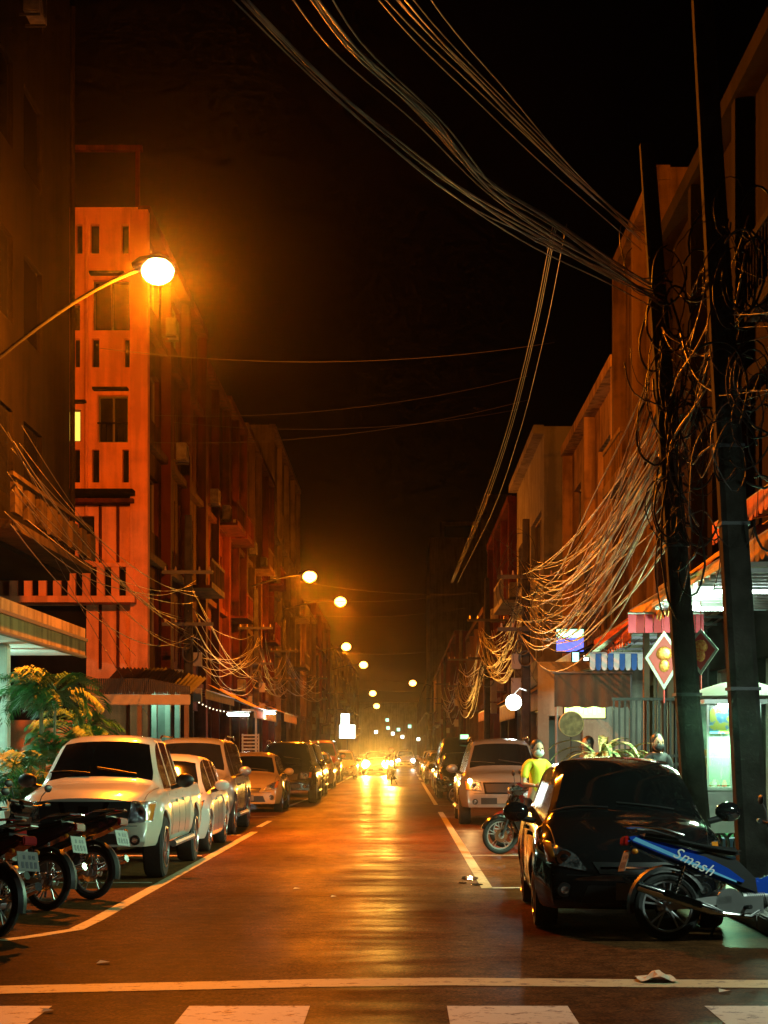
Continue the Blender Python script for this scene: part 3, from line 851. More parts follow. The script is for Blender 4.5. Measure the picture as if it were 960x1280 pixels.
    def sub(name, faces, m):
        ids = sorted(set(i for f in faces for i in f)); mp = {i: n for n, i in enumerate(ids)}
        mb = MB(); mb.v = [allv[i] for i in ids]; mb.f = [tuple(mp[i] for i in f) for f in faces]; mb.m = [0] * len(faces)
        return mb.build(name, m, t, smooth=True, angle=60)
    for key, fs in gl.items(): sub(key[0], fs, glass_dark)
    # shaded underbody with wheel housings
    mb = MB(); zf = sill + .05
    xs0 = .03 * L; yw = W / 2 - .12
    mb.box(ox - L + .25, ox - .3, -yw + .24, yw - .24, sill + .02, min(.75, BB(.5) - .1))
    mb.box(ox - (S['wx'][1] * L - wr - .09), ox - (S['wx'][0] * L + wr + .09), -yw, yw, sill + .02, .8)
    mb.build('underbody', blackp, t)
    for wx in S['wx']:
        for sd in (-1, 1):
            make_wheel(t, ox - wx * L, sd * (W / 2 - .115), wr, .2 if kind in ('hatch', 'sedan') else .24, sd, 5 if kind == 'hatch' else 6)
    # conforming patch: corner points in (y,z) seen from the front/back, or (x,z) from the side
    def patch(name, quad, m, face='front', off=.006, n=8, par=None, inset=None, th=.02):
        g_ = MB(); grid = []
        for i in range(n + 1):
            for j in range(n + 1):
                u, v = i / n, j / n
                a = [quad[0][k] * (1 - u) + quad[1][k] * u for k in (0, 1)]; b = [quad[3][k] * (1 - u) + quad[2][k] * u for k in (0, 1)]
                p = [a[k] * (1 - v) + b[k] * v for k in (0, 1)]
                if face == 'front': o_, d = Vector((ox + 1, p[0], p[1])), Vector((-1, 0, 0))
                elif face == 'rear': o_, d = Vector((ox - L - 1, p[0], p[1])), Vector((1, 0, 0))
                elif face == 'top': o_, d = Vector((p[0], p[1], 4)), Vector((0, 0, -1))
                else:
                    sg = 1 if face == 'left' else -1
                    o_, d = Vector((p[0], sg * 3, p[1])), Vector((0, -sg, 0))
                hit, nr, _, _ = bvh.ray_cast(o_, d)
                if hit is None or (hit - o_).length > 3.4: return None
                if nr.dot(d) > 0: nr = -nr
                grid.append(hit + nr * off)
        nn = n + 1; K = nn * nn
        dd = d
        vs = grid + [p + dd * th for p in grid]
        fs = [(i * nn + j, (i + 1) * nn + j, (i + 1) * nn + j + 1, i * nn + j + 1) for i in range(n) for j in range(n)]
        bd = [i * nn for i in range(n)] + [n * nn + j for j in range(n)] + [i * nn + n for i in range(n, 0, -1)] + [j for j in range(n, 0, -1)]
        fs += [(bd[i], bd[(i + 1) % len(bd)], bd[(i + 1) % len(bd)] + K, bd[i] + K) for i in range(len(bd))]
        g_.add(vs, fs)
        return g_.build(name, m, par or t, smooth=True, angle=50)
    nose_z = TT(.03); w2 = W / 2
    hl = head or lens_m
    if kind == 'pickup':
        patch('grille', [(-.52, .70), (.52, .70), (.56, .96), (-.56, .96)], blackp)
        for y in (-.2, .2):
            q = -1 if y < 0 else 1
            patch('grille_bar', [(y - .03, .71), (y + .03, .71), (y + .03 + q * .08, .95), (y - .03 + q * .08, .95)], chrome, off=.02, n=3)
        patch('badge', [(-.06, .80), (.06, .80), (.06, .9), (-.06, .9)], chrome, off=.022, n=3)
        hq = [(.52, .70), (.80, .72), (.82, .95), (.57, .96)]
        patch('air_intake', [(-.45, .45), (.45, .45), (.5, .58), (-.5, .58)], blackp)
    elif kind == 'suv':
        patch('grille', [(-.42, .66), (.42, .66), (.46, .90), (-.46, .90)], chrome)
        patch('grille_insert', [(-.38, .69), (.38, .69), (.42, .87), (-.42, .87)], blackp, off=.012)
        hq = [(.48, .72), (.80, .74), (.82, .94), (.50, .90)]
        patch('air_intake', [(-.5, .45), (.5, .45), (.5, .58), (-.5, .58)], blackp)
    elif kind == 'van':
        patch('grille', [(-.45, .6), (.45, .6), (.5, .82), (-.5, .82)], blackp)
        hq = [(.54, .66), (.78, .68), (.8, .92), (.56, .86)]
    else:
        patch('grille', [(-.3, .52), (.3, .52), (.36, .62), (-.36, .62)], blackp)
        patch('grille_bar', [(-.28, .565), (.28, .565), (.29, .58), (-.29, .58)], chrome, off=.014, n=4)
        patch('air_intake', [(-.46, .27), (.46, .27), (.4, .42), (-.4, .42)], blackp)
        hq = [(.40, .54), (.74, .60), (.77, .80), (.50, .68)]
    for sd in (1, -1):
        q = [(y * sd, z) for (y, z) in hq]
        h_ = patch('headlight', q, hl, n=8, off=.01)
        cy_ = sum(p[0] for p in q) / 4; cz_ = sum(p[1] for p in q) / 4
        if hi and h_:
            hit = bvh.ray_cast(Vector((ox + 1, cy_, cz_)), Vector((-1, 0, 0)))[0]
            if hit:
                mb = MB(); mb.cyl(hit + Vector((-.02, 0, 0)), hit + Vector((.022, 0, 0)), .06, .065, 16); mb.build('reflector_ring', chrome, h_, smooth=True)
                mb = MB(); mb.sphere(hit + Vector((.012, 0, 0)), .042, 12, (.5, 1, 1)); mb.build('bulb_lens', glass_dark if head is None else head, h_, smooth=True)
            patch('turn_indicator', [(q[1][0] - .07 * sd, q[1][1] + .01), (q[1][0] - .01 * sd, q[1][1] + .015), (q[2][0] - .01 * sd, q[2][1] - .03), (q[2][0] - .07 * sd, q[2][1] - .03)], orange_lens, off=.016, n=3, par=h_)
        fz = .5 if kind in ('pickup', 'suv') else .38
        fy = .62 if kind in ('pickup', 'suv') else .6
        hit = bvh.ray_cast(Vector((ox + 1, fy * sd, fz)), Vector((-1, 0, 0)))[0]
        if hit:
            mb = MB(); mb.cyl(hit + Vector((-.03, 0, 0)), hit + Vector((.012, 0, 0)), .07, .06, 16); f_ = mb.build('fog_light', blackp, t, smooth=True)
            mb = MB(); mb.cyl(hit + Vector((-.03, 0, 0)), hit + Vector((.018, 0, 0)), .04, .035, 14); mb.build('fog_lens', lens_m, f_, smooth=True)
        tz = TT(.97) - .35
        patch('tail_light', [(.55 * sd, tz), (.74 * sd, tz), (.72 * sd, tz + .25), (.58 * sd, tz + .25)], red_lens, 'rear', off=.01, n=4)
        # mirrors
        sm = S['ws'][0] + .075; B = BB(sm)
        xm = ox - sm * L; ym = sd * (W / 2 + .13)
        mb = MB(); mb.sphere((xm, ym, B + .13), .13, 14, (.55, .95, .72)); mo = mb.build('side_mirror', paint if kind not in ('pickup',) else blackp, t, smooth=True)
        mb = MB(); mb.cyl((xm, sd * (W / 2 - .05), B + .04), (xm, ym, B + .09), .03, n=8); mb.build('mirror_arm', blackp, mo)
        # door gaps, handles, window line
        fc = 'left' if sd > 0 else 'right'
        dl = [S['win'][0][0] - .005, S['win'][0][1] + .007] + ([S['win'][1][1] + .005] if len(S['win']) > 1 else [])
        for d_ in dl:
            x = ox - d_ * L
            patch('door_gap', [(x - .005, sill + .08), (x + .005, sill + .08), (x + .005, BB(d_) - .03), (x - .005, BB(d_) - .03)], blackp, fc, off=.003, n=4, th=.01)
        for d_ in dl[1:]:
            x = ox - d_ * L + .17; z = BB(d_) - .14
            patch('door_handle', [(x - .09, z - .018), (x + .09, z - .018), (x + .09, z + .018), (x - .09, z + .018)], chrome if kind == 'suv' else paint, fc, off=.03, n=3, th=.035)
        if kind in ('pickup', 'suv'):
            mb = MB(); mb.tube([(ox - (S['wx'][0] * L + wr + .2), sd * (W / 2 + .02), sill - .03), (ox - (S['wx'][1] * L - wr - .2), sd * (W / 2 + .02), sill - .03)], .045); mb.build('side_step', steel, t, smooth=True)
    if kind in ('hatch', 'sedan'): patch('bumper_seam', [(-.70, nose_z - .245), (.70, nose_z - .245), (.70, nose_z - .235), (-.70, nose_z - .235)], blackp, off=.002, n=10, th=.01)
    else: patch('bumper_seam', [(-.80, .665), (.80, .665), (.80, .675), (-.80, .675)], blackp, off=.002, n=10, th=.01)
    for q in (-1, 1):
        s0 = .06; patch('bonnet_gap', [(ox - .05 * L, q * (w2 - .19)), (ox - (S['ws'][0] - .02) * L, q * (w2 - .13)), (ox - (S['ws'][0] - .02) * L, q * (w2 - .137)), (ox - .05 * L, q * (w2 - .197))], blackp, 'top', off=.002, n=8, th=.01)
    # number plate, wipers
    hit = bvh.ray_cast(Vector((ox + 1, 0, sill + .16)), Vector((-1, 0, 0)))[0] or Vector((ox, 0, .5))
    mb = MB(); mb.box(hit.x + .02, hit.x + .032, -.17, .17, sill + .08, sill + .23); mb.build('number_plate', plate_m, t, bevel=.004)
    for y in (-.15, .45):
        pts = []
        for q in range(5):
            xx = ox - (S['ws'][0] + .008 + q * .004) * L; yy = y - q * .13
            hit = bvh.ray_cast(Vector((xx, yy, 4)), Vector((0, 0, -1)))[0]
            if hit: pts.append(hit + Vector((.0, 0, .018)))
        if len(pts) > 1: mb = MB(); mb.tube(pts, .009, 6); mb.build('wiper', blackp, t)
    if kind == 'suv':
        for sd in (1, -1):
            pts = []
            for q in range(9):
                s_ = .42 + q * .05; pts.append((ox - s_ * L, sd * (W / 2 - .3), TT(s_) + (.05 if 0 < q < 8 else .0)))
            mb = MB(); mb.tube(pts, .018); mb.build('roof_rail', chrome, t, smooth=True)
    if kind == 'pickup':
        mb = MB(); x0 = ox - .985 * L; x1 = ox - .665 * L
        mb.box(x0 + .03, x1, -.72, .72, 1.15, 1.175); mb.build('bed_patch', blackp, t, bevel=.01)  # dark patch in place of the open bed
    if lights:
        for sd in (1, -1):
            q = [(y * sd, z) for (y, z) in hq]; cy_ = sum(p[0] for p in q) / 4; cz_ = sum(p[1] for p in q) / 4
            hit = bvh.ray_cast(Vector((ox + 1, cy_, cz_)), Vector((-1, 0, 0)))[0]
            mb = MB(); mb.sphere(hit + Vector((.03, 0, 0)), lights[2], 14, (.4, 1, 1)); mb.build('lit_lamp', emit(lights[3], lights[0], lights[4]), t, smooth=True)
            wp = Matrix.Translation(Vector(loc)) @ Matrix.Rotation(rz, 4, 'Z') @ (hit + Vector((.15, 0, 0)))
            dr = Matrix.Rotation(rz, 3, 'Z') @ Vector((1, 0, -.02))
            spot_light('headlamp_beam', wp, dr, lights[0], lights[1], 34, 1)
    return t

p_white = carpaint('paint_cream_white', (.6, .6, .52))
p_white2 = carpaint('paint_white', (.5, .5, .5))
p_silver = carpaint('paint_silver', (.26, .27, .28), .3, .5)
p_black = carpaint('paint_black', (.008, .008, .009), .1)
p_black2 = carpaint('paint_black_metallic', (.02, .02, .022), .2, .3)
p_orange = carpaint('paint_yellow_silver', (.5, .34, .1), .3)
p_gold = carpaint('paint_champagne', (.4, .36, .28), .3, .4)
p_red = carpaint('paint_red', (.35, .03, .02))
p_grey = carpaint('paint_grey', (.12, .12, .125), .25, .4)
GL = 'cars parked along the left kerb'; GR = 'cars parked along the right kerb'
D = R(-90)
def car(kind, name, label, cat, X, Yfront, paint, group, rz=D, **k):
    return make_car(kind, name, label, cat, (X, Yfront + CARS[kind]['L'] / 2, 0), rz, paint, group, **k)
car('pickup', 'parked_pickup', 'cream white pickup parked nearest on the left, behind the motorbikes', 'pickup truck', -3.83, 21.1, p_white, GL)
car('hatch', 'parked_car', 'white hatchback tucked between the cream pickup and the silver sport utility car', 'car', -3.83, 26.75, p_white2, GL)
car('suv', 'parked_car', 'silver sport utility car with chrome roof rails on the left', 'car', -4.06, 32.2, p_silver, GL)
car('hatch', 'parked_car', 'small pale hatchback lit orange, in front of the black sport utility car', 'car', -3.87, 44.0, p_orange, GL)
car('suv', 'parked_car', 'black sport utility car with chrome grille on the left', 'car', -3.45, 51.3, p_black2, GL)
car('suv', 'parked_car', 'dark grey car just behind the left black sport utility car', 'car', -3.6, 59.5, p_grey, GL, hi=False)
car('sedan', 'parked_car', 'champagne sedan in front of the tall red van', 'car', -3.6, 70, p_gold, GL, hi=False)
car('van', 'parked_van', 'tall red van parked on the left', 'van', -3.85, 84, p_red, GL, hi=False)
car('hatch', 'parked_car', 'white hatchback just beyond the red van', 'car', -3.2, 92, p_white2, GL, hi=False)
car('sedan', 'parked_car', 'dark sedan, second car beyond the red van', 'car', -3.5, 103, p_black2, GL, hi=False)
car('hatch', 'parked_car', 'glossy black hatchback nearest on the right behind the blue motorbike', 'car', 2.06, 15.1, p_black, GR, rz=R(-91.5))
car('suv', 'parked_car', 'silver sport utility car with one glowing amber headlight on the right', 'car', 2.15, 36.5, p_silver, GR)
car('sedan', 'parked_car', 'black sedan behind the silver sport utility car on the right', 'car', 2.0, 56.5, p_black, GR)
car('van', 'parked_van', 'tall dark van standing behind the right black sedan', 'van', 2.1, 65, p_black2, GR, hi=False)
car('hatch', 'parked_car', 'pale hatchback just beyond the tall dark van', 'car', 1.9, 80, p_silver, GR, hi=False)
car('sedan', 'parked_car', 'gold sedan far down the right side', 'car', 2.0, 95, p_gold, GR, hi=False)
car('hatch', 'parked_car', 'farthest white hatchback on the right kerb', 'car', 2.0, 110, p_white2, GR, hi=False)
WARM = (1, .46, .06)
car('sedan', 'oncoming_car', 'oncoming car with dazzling warm headlights in the middle of the road', 'car', -1.55, 106, p_gold, None, hi=False, lights=(WARM, 9000, .27, 'headlight_warm', 45))
car('hatch', 'oncoming_car', 'second oncoming car with cold white headlights behind the dazzling one', 'car', .3, 140, p_white2, None, hi=False, lights=((.85, .9, .8), 130, .16, 'headlight_cold', 30))
# amber lamp lit on the silver car
q = at(575, 962, 36.6)
lt = MB(); lt.sphere((1.42, 36.62, .93), .05, 12); 
amb = lt.build('lit_side_lamp', emit('amber_glow', (1, .55, .15), 40), None, smooth=True)
amb.parent = [o for o in C.objects if o.get('label', '').startswith('silver sport utility car with one glowing')][0]
amb.matrix_parent_inverse = (Matrix.Translation(amb.parent.location) @ Matrix.Rotation(D, 4, 'Z')).inverted()
spot_light('side_lamp_beam', (1.42, 36.5, .93), (-.1, -1, -.05), (1, .6, .2), 60, 110)

# ------------------------------------------------------------------ motorbikes (forward = +x, rear wheel centre at x=-.62)
def make_bike(label, loc, rz, body, seatm=None, plate=True, decals=None, group='motorbikes parked at the kerb', spoke=True, lean=5, name='motorbike'):
    t = thing(name, label, 'motorbike', loc, rz, group)
    t.rotation_euler = (R(-lean), 0, rz)
    r = .285
    seatm = seatm or mat('seat_vinyl', (.012, .012, .012), .4)
    for x in (-.62, .63):
        mb = MB(); mb.tube([(x + (r - .035) * math.cos(2 * PI * i / 32), 0, r + (r - .035) * math.sin(2 * PI * i / 32)) for i in range(32)], .037, 8, closed=True)
        wh = mb.build('wheel', rubber, t, smooth=True)
        mb = MB(); rr_ = r - .075
        mb.tube([(x + rr_ * math.cos(2 * PI * i / 32), 0, r + rr_ * math.sin(2 * PI * i / 32)) for i in range(32)], .014, 6, closed=True)
        for i in range(5):
            a = 2 * PI * i / 5 + .3
            for da in (-.16, .16):
                mb.tube([(x + .04 * math.cos(a), 0, r + .04 * math.sin(a)), (x + rr_ * math.cos(a + da), 0, r + rr_ * math.sin(a + da))], .009, 5)
        mb.cyl((x, -.06, r), (x, .06, r), .045, n=14)
        mb.build('rim', mat('bike_rim', (.4, .4, .42), .35, .5), wh, smooth=True)
        mb = MB(); mb.cyl((x, .045, r), (x, .052, r), .1, n=20); mb.build('brake_disc', chrome, wh)
    def ex(name, prof, wd, m, y=0, bev=.015, par=None):
        mb = MB(); mb.prism(prof, y - wd / 2, y + wd / 2); return mb.build(name, m, par or t, smooth=True, bevel=bev)
    ex('under_seat_cover', [(-.62, .70), (-.3, .58), (0, .42), (.16, .36), (.14, .5), (-.02, .66), (-.3, .74)], .17, blackp, bev=.02)
    mb = MB()
    for sd in (-1, 1): mb.tube([(.34, sd * .2, 1.0), (.46, sd * .12, .98), (.5, sd * .06, .85), (.44, sd * .05, .6)], .006, 5)
    mb.build('control_cable', blackp, t, smooth=True)
    # frame side cover: long tapering underbone cover rising to the tail
    ex('tail_cover', [(-.98, .86), (-.95, .80), (-.72, .70), (-.45, .60), (-.2, .50), (.02, .44), (.06, .50), (-.1, .62), (-.3, .72), (-.6, .80), (-.86, .88)], .20, body, bev=.03)
    ex('seat', [(-.86, .845), (-.55, .80), (-.3, .74), (-.05, .70), (.02, .715), (-.02, .765), (-.25, .785), (-.45, .825), (-.6, .865), (-.84, .895)], .24, seatm, bev=.03)
    ex('centre_tunnel', [(-.1, .50), (.1, .36), (.32, .34), (.40, .5), (.34, .56), (.15, .50), (0, .60)], .14, body, bev=.02)
    ex('leg_shield', [(.28, .34), (.40, .30), (.52, .52), (.50, .78), (.42, .92), (.36, .88), (.40, .66), (.34, .46)], .34, body, bev=.04)
    ex('handlebar_cover', [(.30, .92), (.42, .88), (.52, .94), (.50, 1.02), (.38, 1.05), (.29, 1.0)], .22, body, bev=.03)
    mb = MB(); mb.sphere((.49, 0, .97), .075, 14, (.6, 1.2, .8)); mb.build('headlight', lens_m, t, smooth=True)
    mb = MB(); mb.tube([(.3, -.33, 1.02), (.33, -.2, .99), (.38, 0, .97), (.33, .2, .99), (.3, .33, 1.02)], .014, 8); hb = mb.build('handlebar', darksteel, t, smooth=True)
    for sd in (-1, 1):
        mb = MB(); mb.cyl((.30, sd * .33, 1.02), (.28, sd * .22, 1.01), .019, n=10); mb.build('grip', blackp, hb, smooth=True)
        mb = MB(); mb.tube([(.34, sd * .2, .99), (.34, sd * .24, 1.1), (.33, sd * .3, 1.17)], .006, 6)
        mi = mb.build('mirror', darksteel, t, smooth=True)
        mb = MB(); mb.sphere((.33, sd * .33, 1.2), .06, 12, (.3, 1.1, .75)); mb.build('mirror_glass', blackp, mi, smooth=True)
        mb = MB(); mb.tube([(.44, sd * .09, .86), (.52, sd * .09, .6), (.63, sd * .085, r)], .02, 8); mb.build('fork', darksteel, t, smooth=True)
        mb = MB(); mb.tube([(-.62, sd * .11, r), (-.5, sd * .12, .62)], .014, 8)
        for q in range(8):
            z = .36 + q * .028; x = -.62 + (z - r) * .12 / .335
            mb.cyl((x - .001, sd * .115, z), (x + .004, sd * .115, z + .011), .028, n=10)
        mb.build('shock_absorber', chrome, t, smooth=True)
        mb = MB(); mb.sphere((-.92, sd * .13, .74), .03, 10, (1, .8, .8)); mb.build('turn_indicator', orange_lens, t, smooth=True)
    def fender(name, x, a0, a1, rr_, m):
        mb = MB(); vs = []; n = 14; fs = []
        for i in range(n + 1):
            a = R(a0 + (a1 - a0) * i / n)
            for (y, q) in ((-.06, -.03), (-.045, 0), (0, .015), (.045, 0), (.06, -.03)):
                vs.append((x + (rr_ + q) * math.cos(a), y, r + (rr_ + q) * math.sin(a)))
        for i in range(n):
            for k in range(4): fs.append((i * 5 + k, i * 5 + k + 1, i * 5 + k + 6, i * 5 + k + 5))
        mb.add(vs, fs); return mb.build(name, m, t, smooth=True)
    fender('front_fender', .63, 20, 165, r + .03, body); fender('rear_fender', -.62, 25, 190, r + .05, blackp)
    # engine, swing arm, exhaust
    mb = MB(); mb.cyl((-.12, -.13, .31), (-.12, .13, .31), .12, n=18); mb.box(-.14, .18, -.09, .09, .22, .36); mb.cyl((.02, 0, .33), (.3, 0, .36), .085, .075, 14)
    for q in range(9): mb.cyl((.06 + q * .018, 0, .343), (.064 + q * .018, 0, .344), .088, n=14)
    mb.build('engine', mat('engine_alloy', (.25, .25, .25), .45, .8), t, smooth=True)
    ex('swing_arm', [(-.66, .30), (-.64, .25), (-.3, .28), (-.1, .30), (-.1, .37), (-.3, .36)], .03, mat('swingarm', (.5, .5, .5), .4, .7), y=-.115, bev=.006)
    ex('swing_arm', [(-.66, .30), (-.64, .25), (-.3, .28), (-.1, .30), (-.1, .37), (-.3, .36)], .03, MATS['swingarm'], y=.115, bev=.006)
    mb = MB(); mb.tube([(.2, -.05, .26), (.05, -.14, .19), (-.2, -.165, .22)], .016, 8)
    mb.tube([(-.2, -.165, .22), (-.3, -.17, .25), (-.75, -.18, .40), (-.92, -.18, .455)], [.02, .042, .048, .04], 12); mb.build('exhaust', chrome, t, smooth=True)
    ex('heat_shield', [(-.72, .37), (-.4, .26), (-.38, .31), (-.7, .42)], .02, chrome, y=-.235, bev=.004)
    mb = MB(); mb.tube([(-.95, 0, .93), (-.98, .0, .97)], .02, 8)
    mb = MB(); mb.tube([(-.5, -.13, .87), (-.7, -.14, .93), (-.93, -.1, .955), (-.97, 0, .96), (-.93, .1, .955), (-.7, .14, .93), (-.5, .13, .87)], .013, 8); mb.build('grab_rail', chrome, t, smooth=True)
    ex('tail_light', [(-1.0, .80), (-.99, .87), (-.95, .875), (-.95, .79)], .14, red_lens, bev=.01)
    mb = MB(); mb.cyl((-.1, .1, .30), (-.2, .24, .0), .012, n=8); mb.build('side_stand', darksteel, t)
    mb = MB(); mb.cyl((.02, -.24, .27), (.02, .24, .27), .018, n=8); mb.build('footrest', blackp, t)
    if plate:
        mb = MB(); Mx = Matrix.Translation((-.98, 0, .66)) @ Matrix.Rotation(R(18), 4, 'Y'); mb.box(-.004, .004, -.11, .11, -.085, .085, M=Mx)
        pl = mb.build('number_plate', plate_m, t, bevel=.002)
        mb = MB()
        for (y, z, h) in ((-.06, .035, .035), (-.02, .035, .035), (.04, .035, .035)): mb.box(-.006, -.0042, y - .012, y + .012, z - h / 2, z + h / 2, M=Mx)
        for k in range(4): mb.box(-.006, -.0042, -.085 + k * .045, -.06 + k * .045, -.06, -.005, M=Mx)
        mb.build('plate_marks', mat('plate_ink', (.03, .03, .06), .5), pl)
    if decals:
        for sd in (-1, 1):
            mb = MB()
            for q in range(5):
                x = -.62 + q * .105; z = .775 - q * .055
                pass
            fc = bpy.data.curves.new('side_lettering', 'FONT'); fc.body = 'Smash'; fc.size = .135; fc.extrude = .0006; fc.shear = .35; fc.space_character = 1.12
            tmp = bpy.data.objects.new('tmp', fc); C.objects.link(tmp); bpy.context.view_layer.update()
            me = bpy.data.meshes.new_from_object(tmp.evaluated_get(bpy.context.evaluated_depsgraph_get())); bpy.data.objects.remove(tmp)
            me.name = 'side_lettering'; me.materials.clear(); me.materials.append(decals)
            lo = bpy.data.objects.new('side_lettering', me); C.objects.link(lo); lo.parent = t
            if sd < 0: lo.matrix_local = Matrix.Translation((-.60, -.1025, .70)) @ Matrix.Rotation(R(27), 4, 'Y') @ Matrix.Rotation(R(90), 4, 'X')
            else: lo.matrix_local = Matrix.Translation((-.14, .1025, .475)) @ Matrix.Rotation(R(27), 4, 'Y') @ Matrix.Rotation(R(180), 4, 'Z') @ Matrix.Rotation(R(90), 4, 'X')
            mb = MB(); mb.add([(-.93, sd * .1018, .835), (-.5, sd * .1018, .655), (-.05, sd * .1018, .475), (-.05, sd * .1018, .49), (-.5, sd * .1018, .685), (-.9, sd * .1018, .86)], [(0, 1, 2, 3, 4, 5)])
            mb.build('side_stripe', mat('decal_light_blue', (.15, .45, .75), .3), t)
    return t
b_blue = carpaint('paint_bike_blue', (.008, .05, .36), .22)
b_black = carpaint('paint_bike_black', (.01, .01, .011), .15)
b_red = carpaint('paint_bike_maroon', (.16, .012, .01), .2)
b_white = carpaint('paint_bike_white', (.5, .5, .5))
b_purple = carpaint('paint_bike_purple', (.08, .02, .07), .2)
make_bike('blue motorbike with white decals parked side-on in front of the black hatchback', (2.84, 14.75, 0), R(7), b_blue, decals=mat('decal_white', (.75, .75, .75), .3), lean=6)
make_bike('dark red motorbike nearest the camera in the left row', (-3.92, 15.3, 0), R(140), b_red, lean=-6)
make_bike('black motorbike, second from the camera in the left row', (-4.35, 16.5, 0), R(148), b_black, lean=-6)
make_bike('purple motorbike with white tail, third from the camera in the left row', (-4.05, 17.7, 0), R(150), b_purple, lean=-6)
make_bike('black motorbike directly in front of the cream pickup', (-3.85, 19.0, 0), R(152), b_black, lean=-6)
make_bike('black motorbike with upright handlebars left of the cream pickup', (-5.1, 20.2, 0), R(120), b_black, lean=5)
make_bike('black motorbike half hidden beside the palm', (-5.6, 18.6, 0), R(130), b_black, lean=5)
make_bike('dark motorbike parked in front of the silver sport utility car on the right', (2.1, 27.0, 0), R(196), b_black, lean=5)
make_bike('dark red motorbike beside the one in front of the right silver car', (2.3, 28.6, 0), R(192), b_red, lean=5)
make_bike('dark motorbike between the right silver car and the black sedan', (2.2, 50.5, 0), R(185), b_black, lean=5)
make_bike('dark motorbike parked by the food stall behind the black hatchback', (4.5, 18.2, .13), R(100), b_black, lean=5)
make_bike('black motorbike by the right concrete pole', (4.6, 16.7, .13), R(110), b_white, lean=5)
# ------------------------------------------------------------------ poles, lamps
def make_pole(label, x, y, h, w0, w1, lx=0, ly=0, extras=True, group='concrete utility poles', seed=0, z0=.13):
    rr = random.Random(seed)
    t = thing('utility_pole', label, 'utility pole', (x, y, 0), 0, group)
    mb = MB(); vs = []; n = 6
    for i in range(n + 1):
        f = i / n; w_ = w0 + (w1 - w0) * f; cx = lx * f; cy_ = ly * f; c = w_ * .18
        for (a, b) in ((-w_ / 2 + c, -w_ / 2), (w_ / 2 - c, -w_ / 2), (w_ / 2, -w_ / 2 + c), (w_ / 2, w_ / 2 - c), (w_ / 2 - c, w_ / 2), (-w_ / 2 + c, w_ / 2), (-w_ / 2, w_ / 2 - c), (-w_ / 2, -w_ / 2 + c)):
            vs.append((cx + a, cy_ + b, z0 - .1 + (h - z0 + .1) * f))
    fs = [(i * 8 + k, i * 8 + (k + 1) % 8, (i + 1) * 8 + (k + 1) % 8, (i + 1) * 8 + k) for i in range(n) for k in range(8)] + [tuple(range(n * 8, n * 8 + 8))]
    mb.add(vs, fs); mb.build('shaft', concrete, t)
    px = lambda z: lx * z / h
    if extras:
        for z in (h * .62, h * .8):
            mb = MB(); mb.box(px(z) - .75, px(z) + .75, -w0 / 2 - .09, -w0 / 2 - .01, z - .05, z + .05); mb.build('cross_arm', darksteel, t, bevel=.005)
            for q in (-.65, -.35, .35, .65):
                mb = MB(); mb.cyl((px(z) + q, -w0 / 2 - .05, z + .052), (px(z) + q, -w0 / 2 - .05, z + .16), .035, .02, 10); mb.build('insulator', mat('porcelain', (.35, .25, .18), .25), t, smooth=True)
        for k in range(3):
            z = h * .5 - k * .5 + rr.uniform(-.1, .1); sd = rr.choice((-1, 1))
            mb = MB(); a = px(z) + sd * (w0 / 2 + .13); mb.box(a - .12, a + .12, -.14, .1, z - .2, z + .2); mb.build('junction_box', mat('box_grey', (.2, .2, .2), .5), t, bevel=.01)
        for k in range(3):
            z = h * .52 + k * .3; rad = rr.uniform(.16, .26); mb = MB()
            cx = px(z) + rr.uniform(-.15, .15)
            for q in range(3):
                mb.tube([(cx + (rad + .01 * q) * math.cos(2 * PI * i / 20), -w0 / 2 - .05 - .02 * q, z + (rad * 1.15 + .01 * q) * math.sin(2 * PI * i / 20)) for i in range(20)], .012, 5, closed=True)
            mb.build('cable_coil', cable_m, t, smooth=True)
    return t
make_pole('right concrete pole nearest the camera at the right edge', 3.66, 18.2, 10.5, .32, .19, -.62, 0, extras=0, seed=1)
make_pole('leaning concrete pole, left one of the near pair, green-lit at its foot', 3.42, 20.1, 8.5, .3, .16, -.62, 0, extras=0, seed=2)
def tangle(cx, cy, z0, z1, n, spread, label, group, seed):
    rr = random.Random(seed)
    for i in range(n):
        p = Vector((cx + rr.uniform(-spread, spread) * .4, cy - .2 + rr.uniform(-.15, .1), rr.uniform(z0, z1))); a = rr.uniform(0, 6); P = [p.copy()]
        da = rr.choice((-1, 1)) * rr.uniform(.1, .42)
        for k in range(15):
            a += da + rr.uniform(-.25, .25)
            p = p + Vector((math.cos(a) * .085 * spread * 2, rr.uniform(-.03, .03), math.sin(a) * .16 * spread * 2 - .01)); P.append(p.copy())
        mb = MB(); mb.tube(P, rr.choice((.005, .007, .009, .013)), 5); o = mb.build('tangled_cable', cable_k if rr.random() < .85 else cable_m, smooth=True, angle=180)
        tag(o, label, 'cable', group)
tangle(3.15, 20.0, 4.0, 7.2, 60, .36, 'black looping cable of the knot around the leaning pole', 'knotted cables at the leaning pole', 1)
tangle(3.45, 18.0, 4.2, 7.0, 36, .36, 'black looping cable of the knot at the pole by the right edge', 'knotted cables at the right edge pole', 2)
tangle(3.25, 46, 4.6, 6.8, 16, .6, 'looping cable of the knot around the rusty-lit pole', 'knotted cables at the rusty-lit pole', 3)
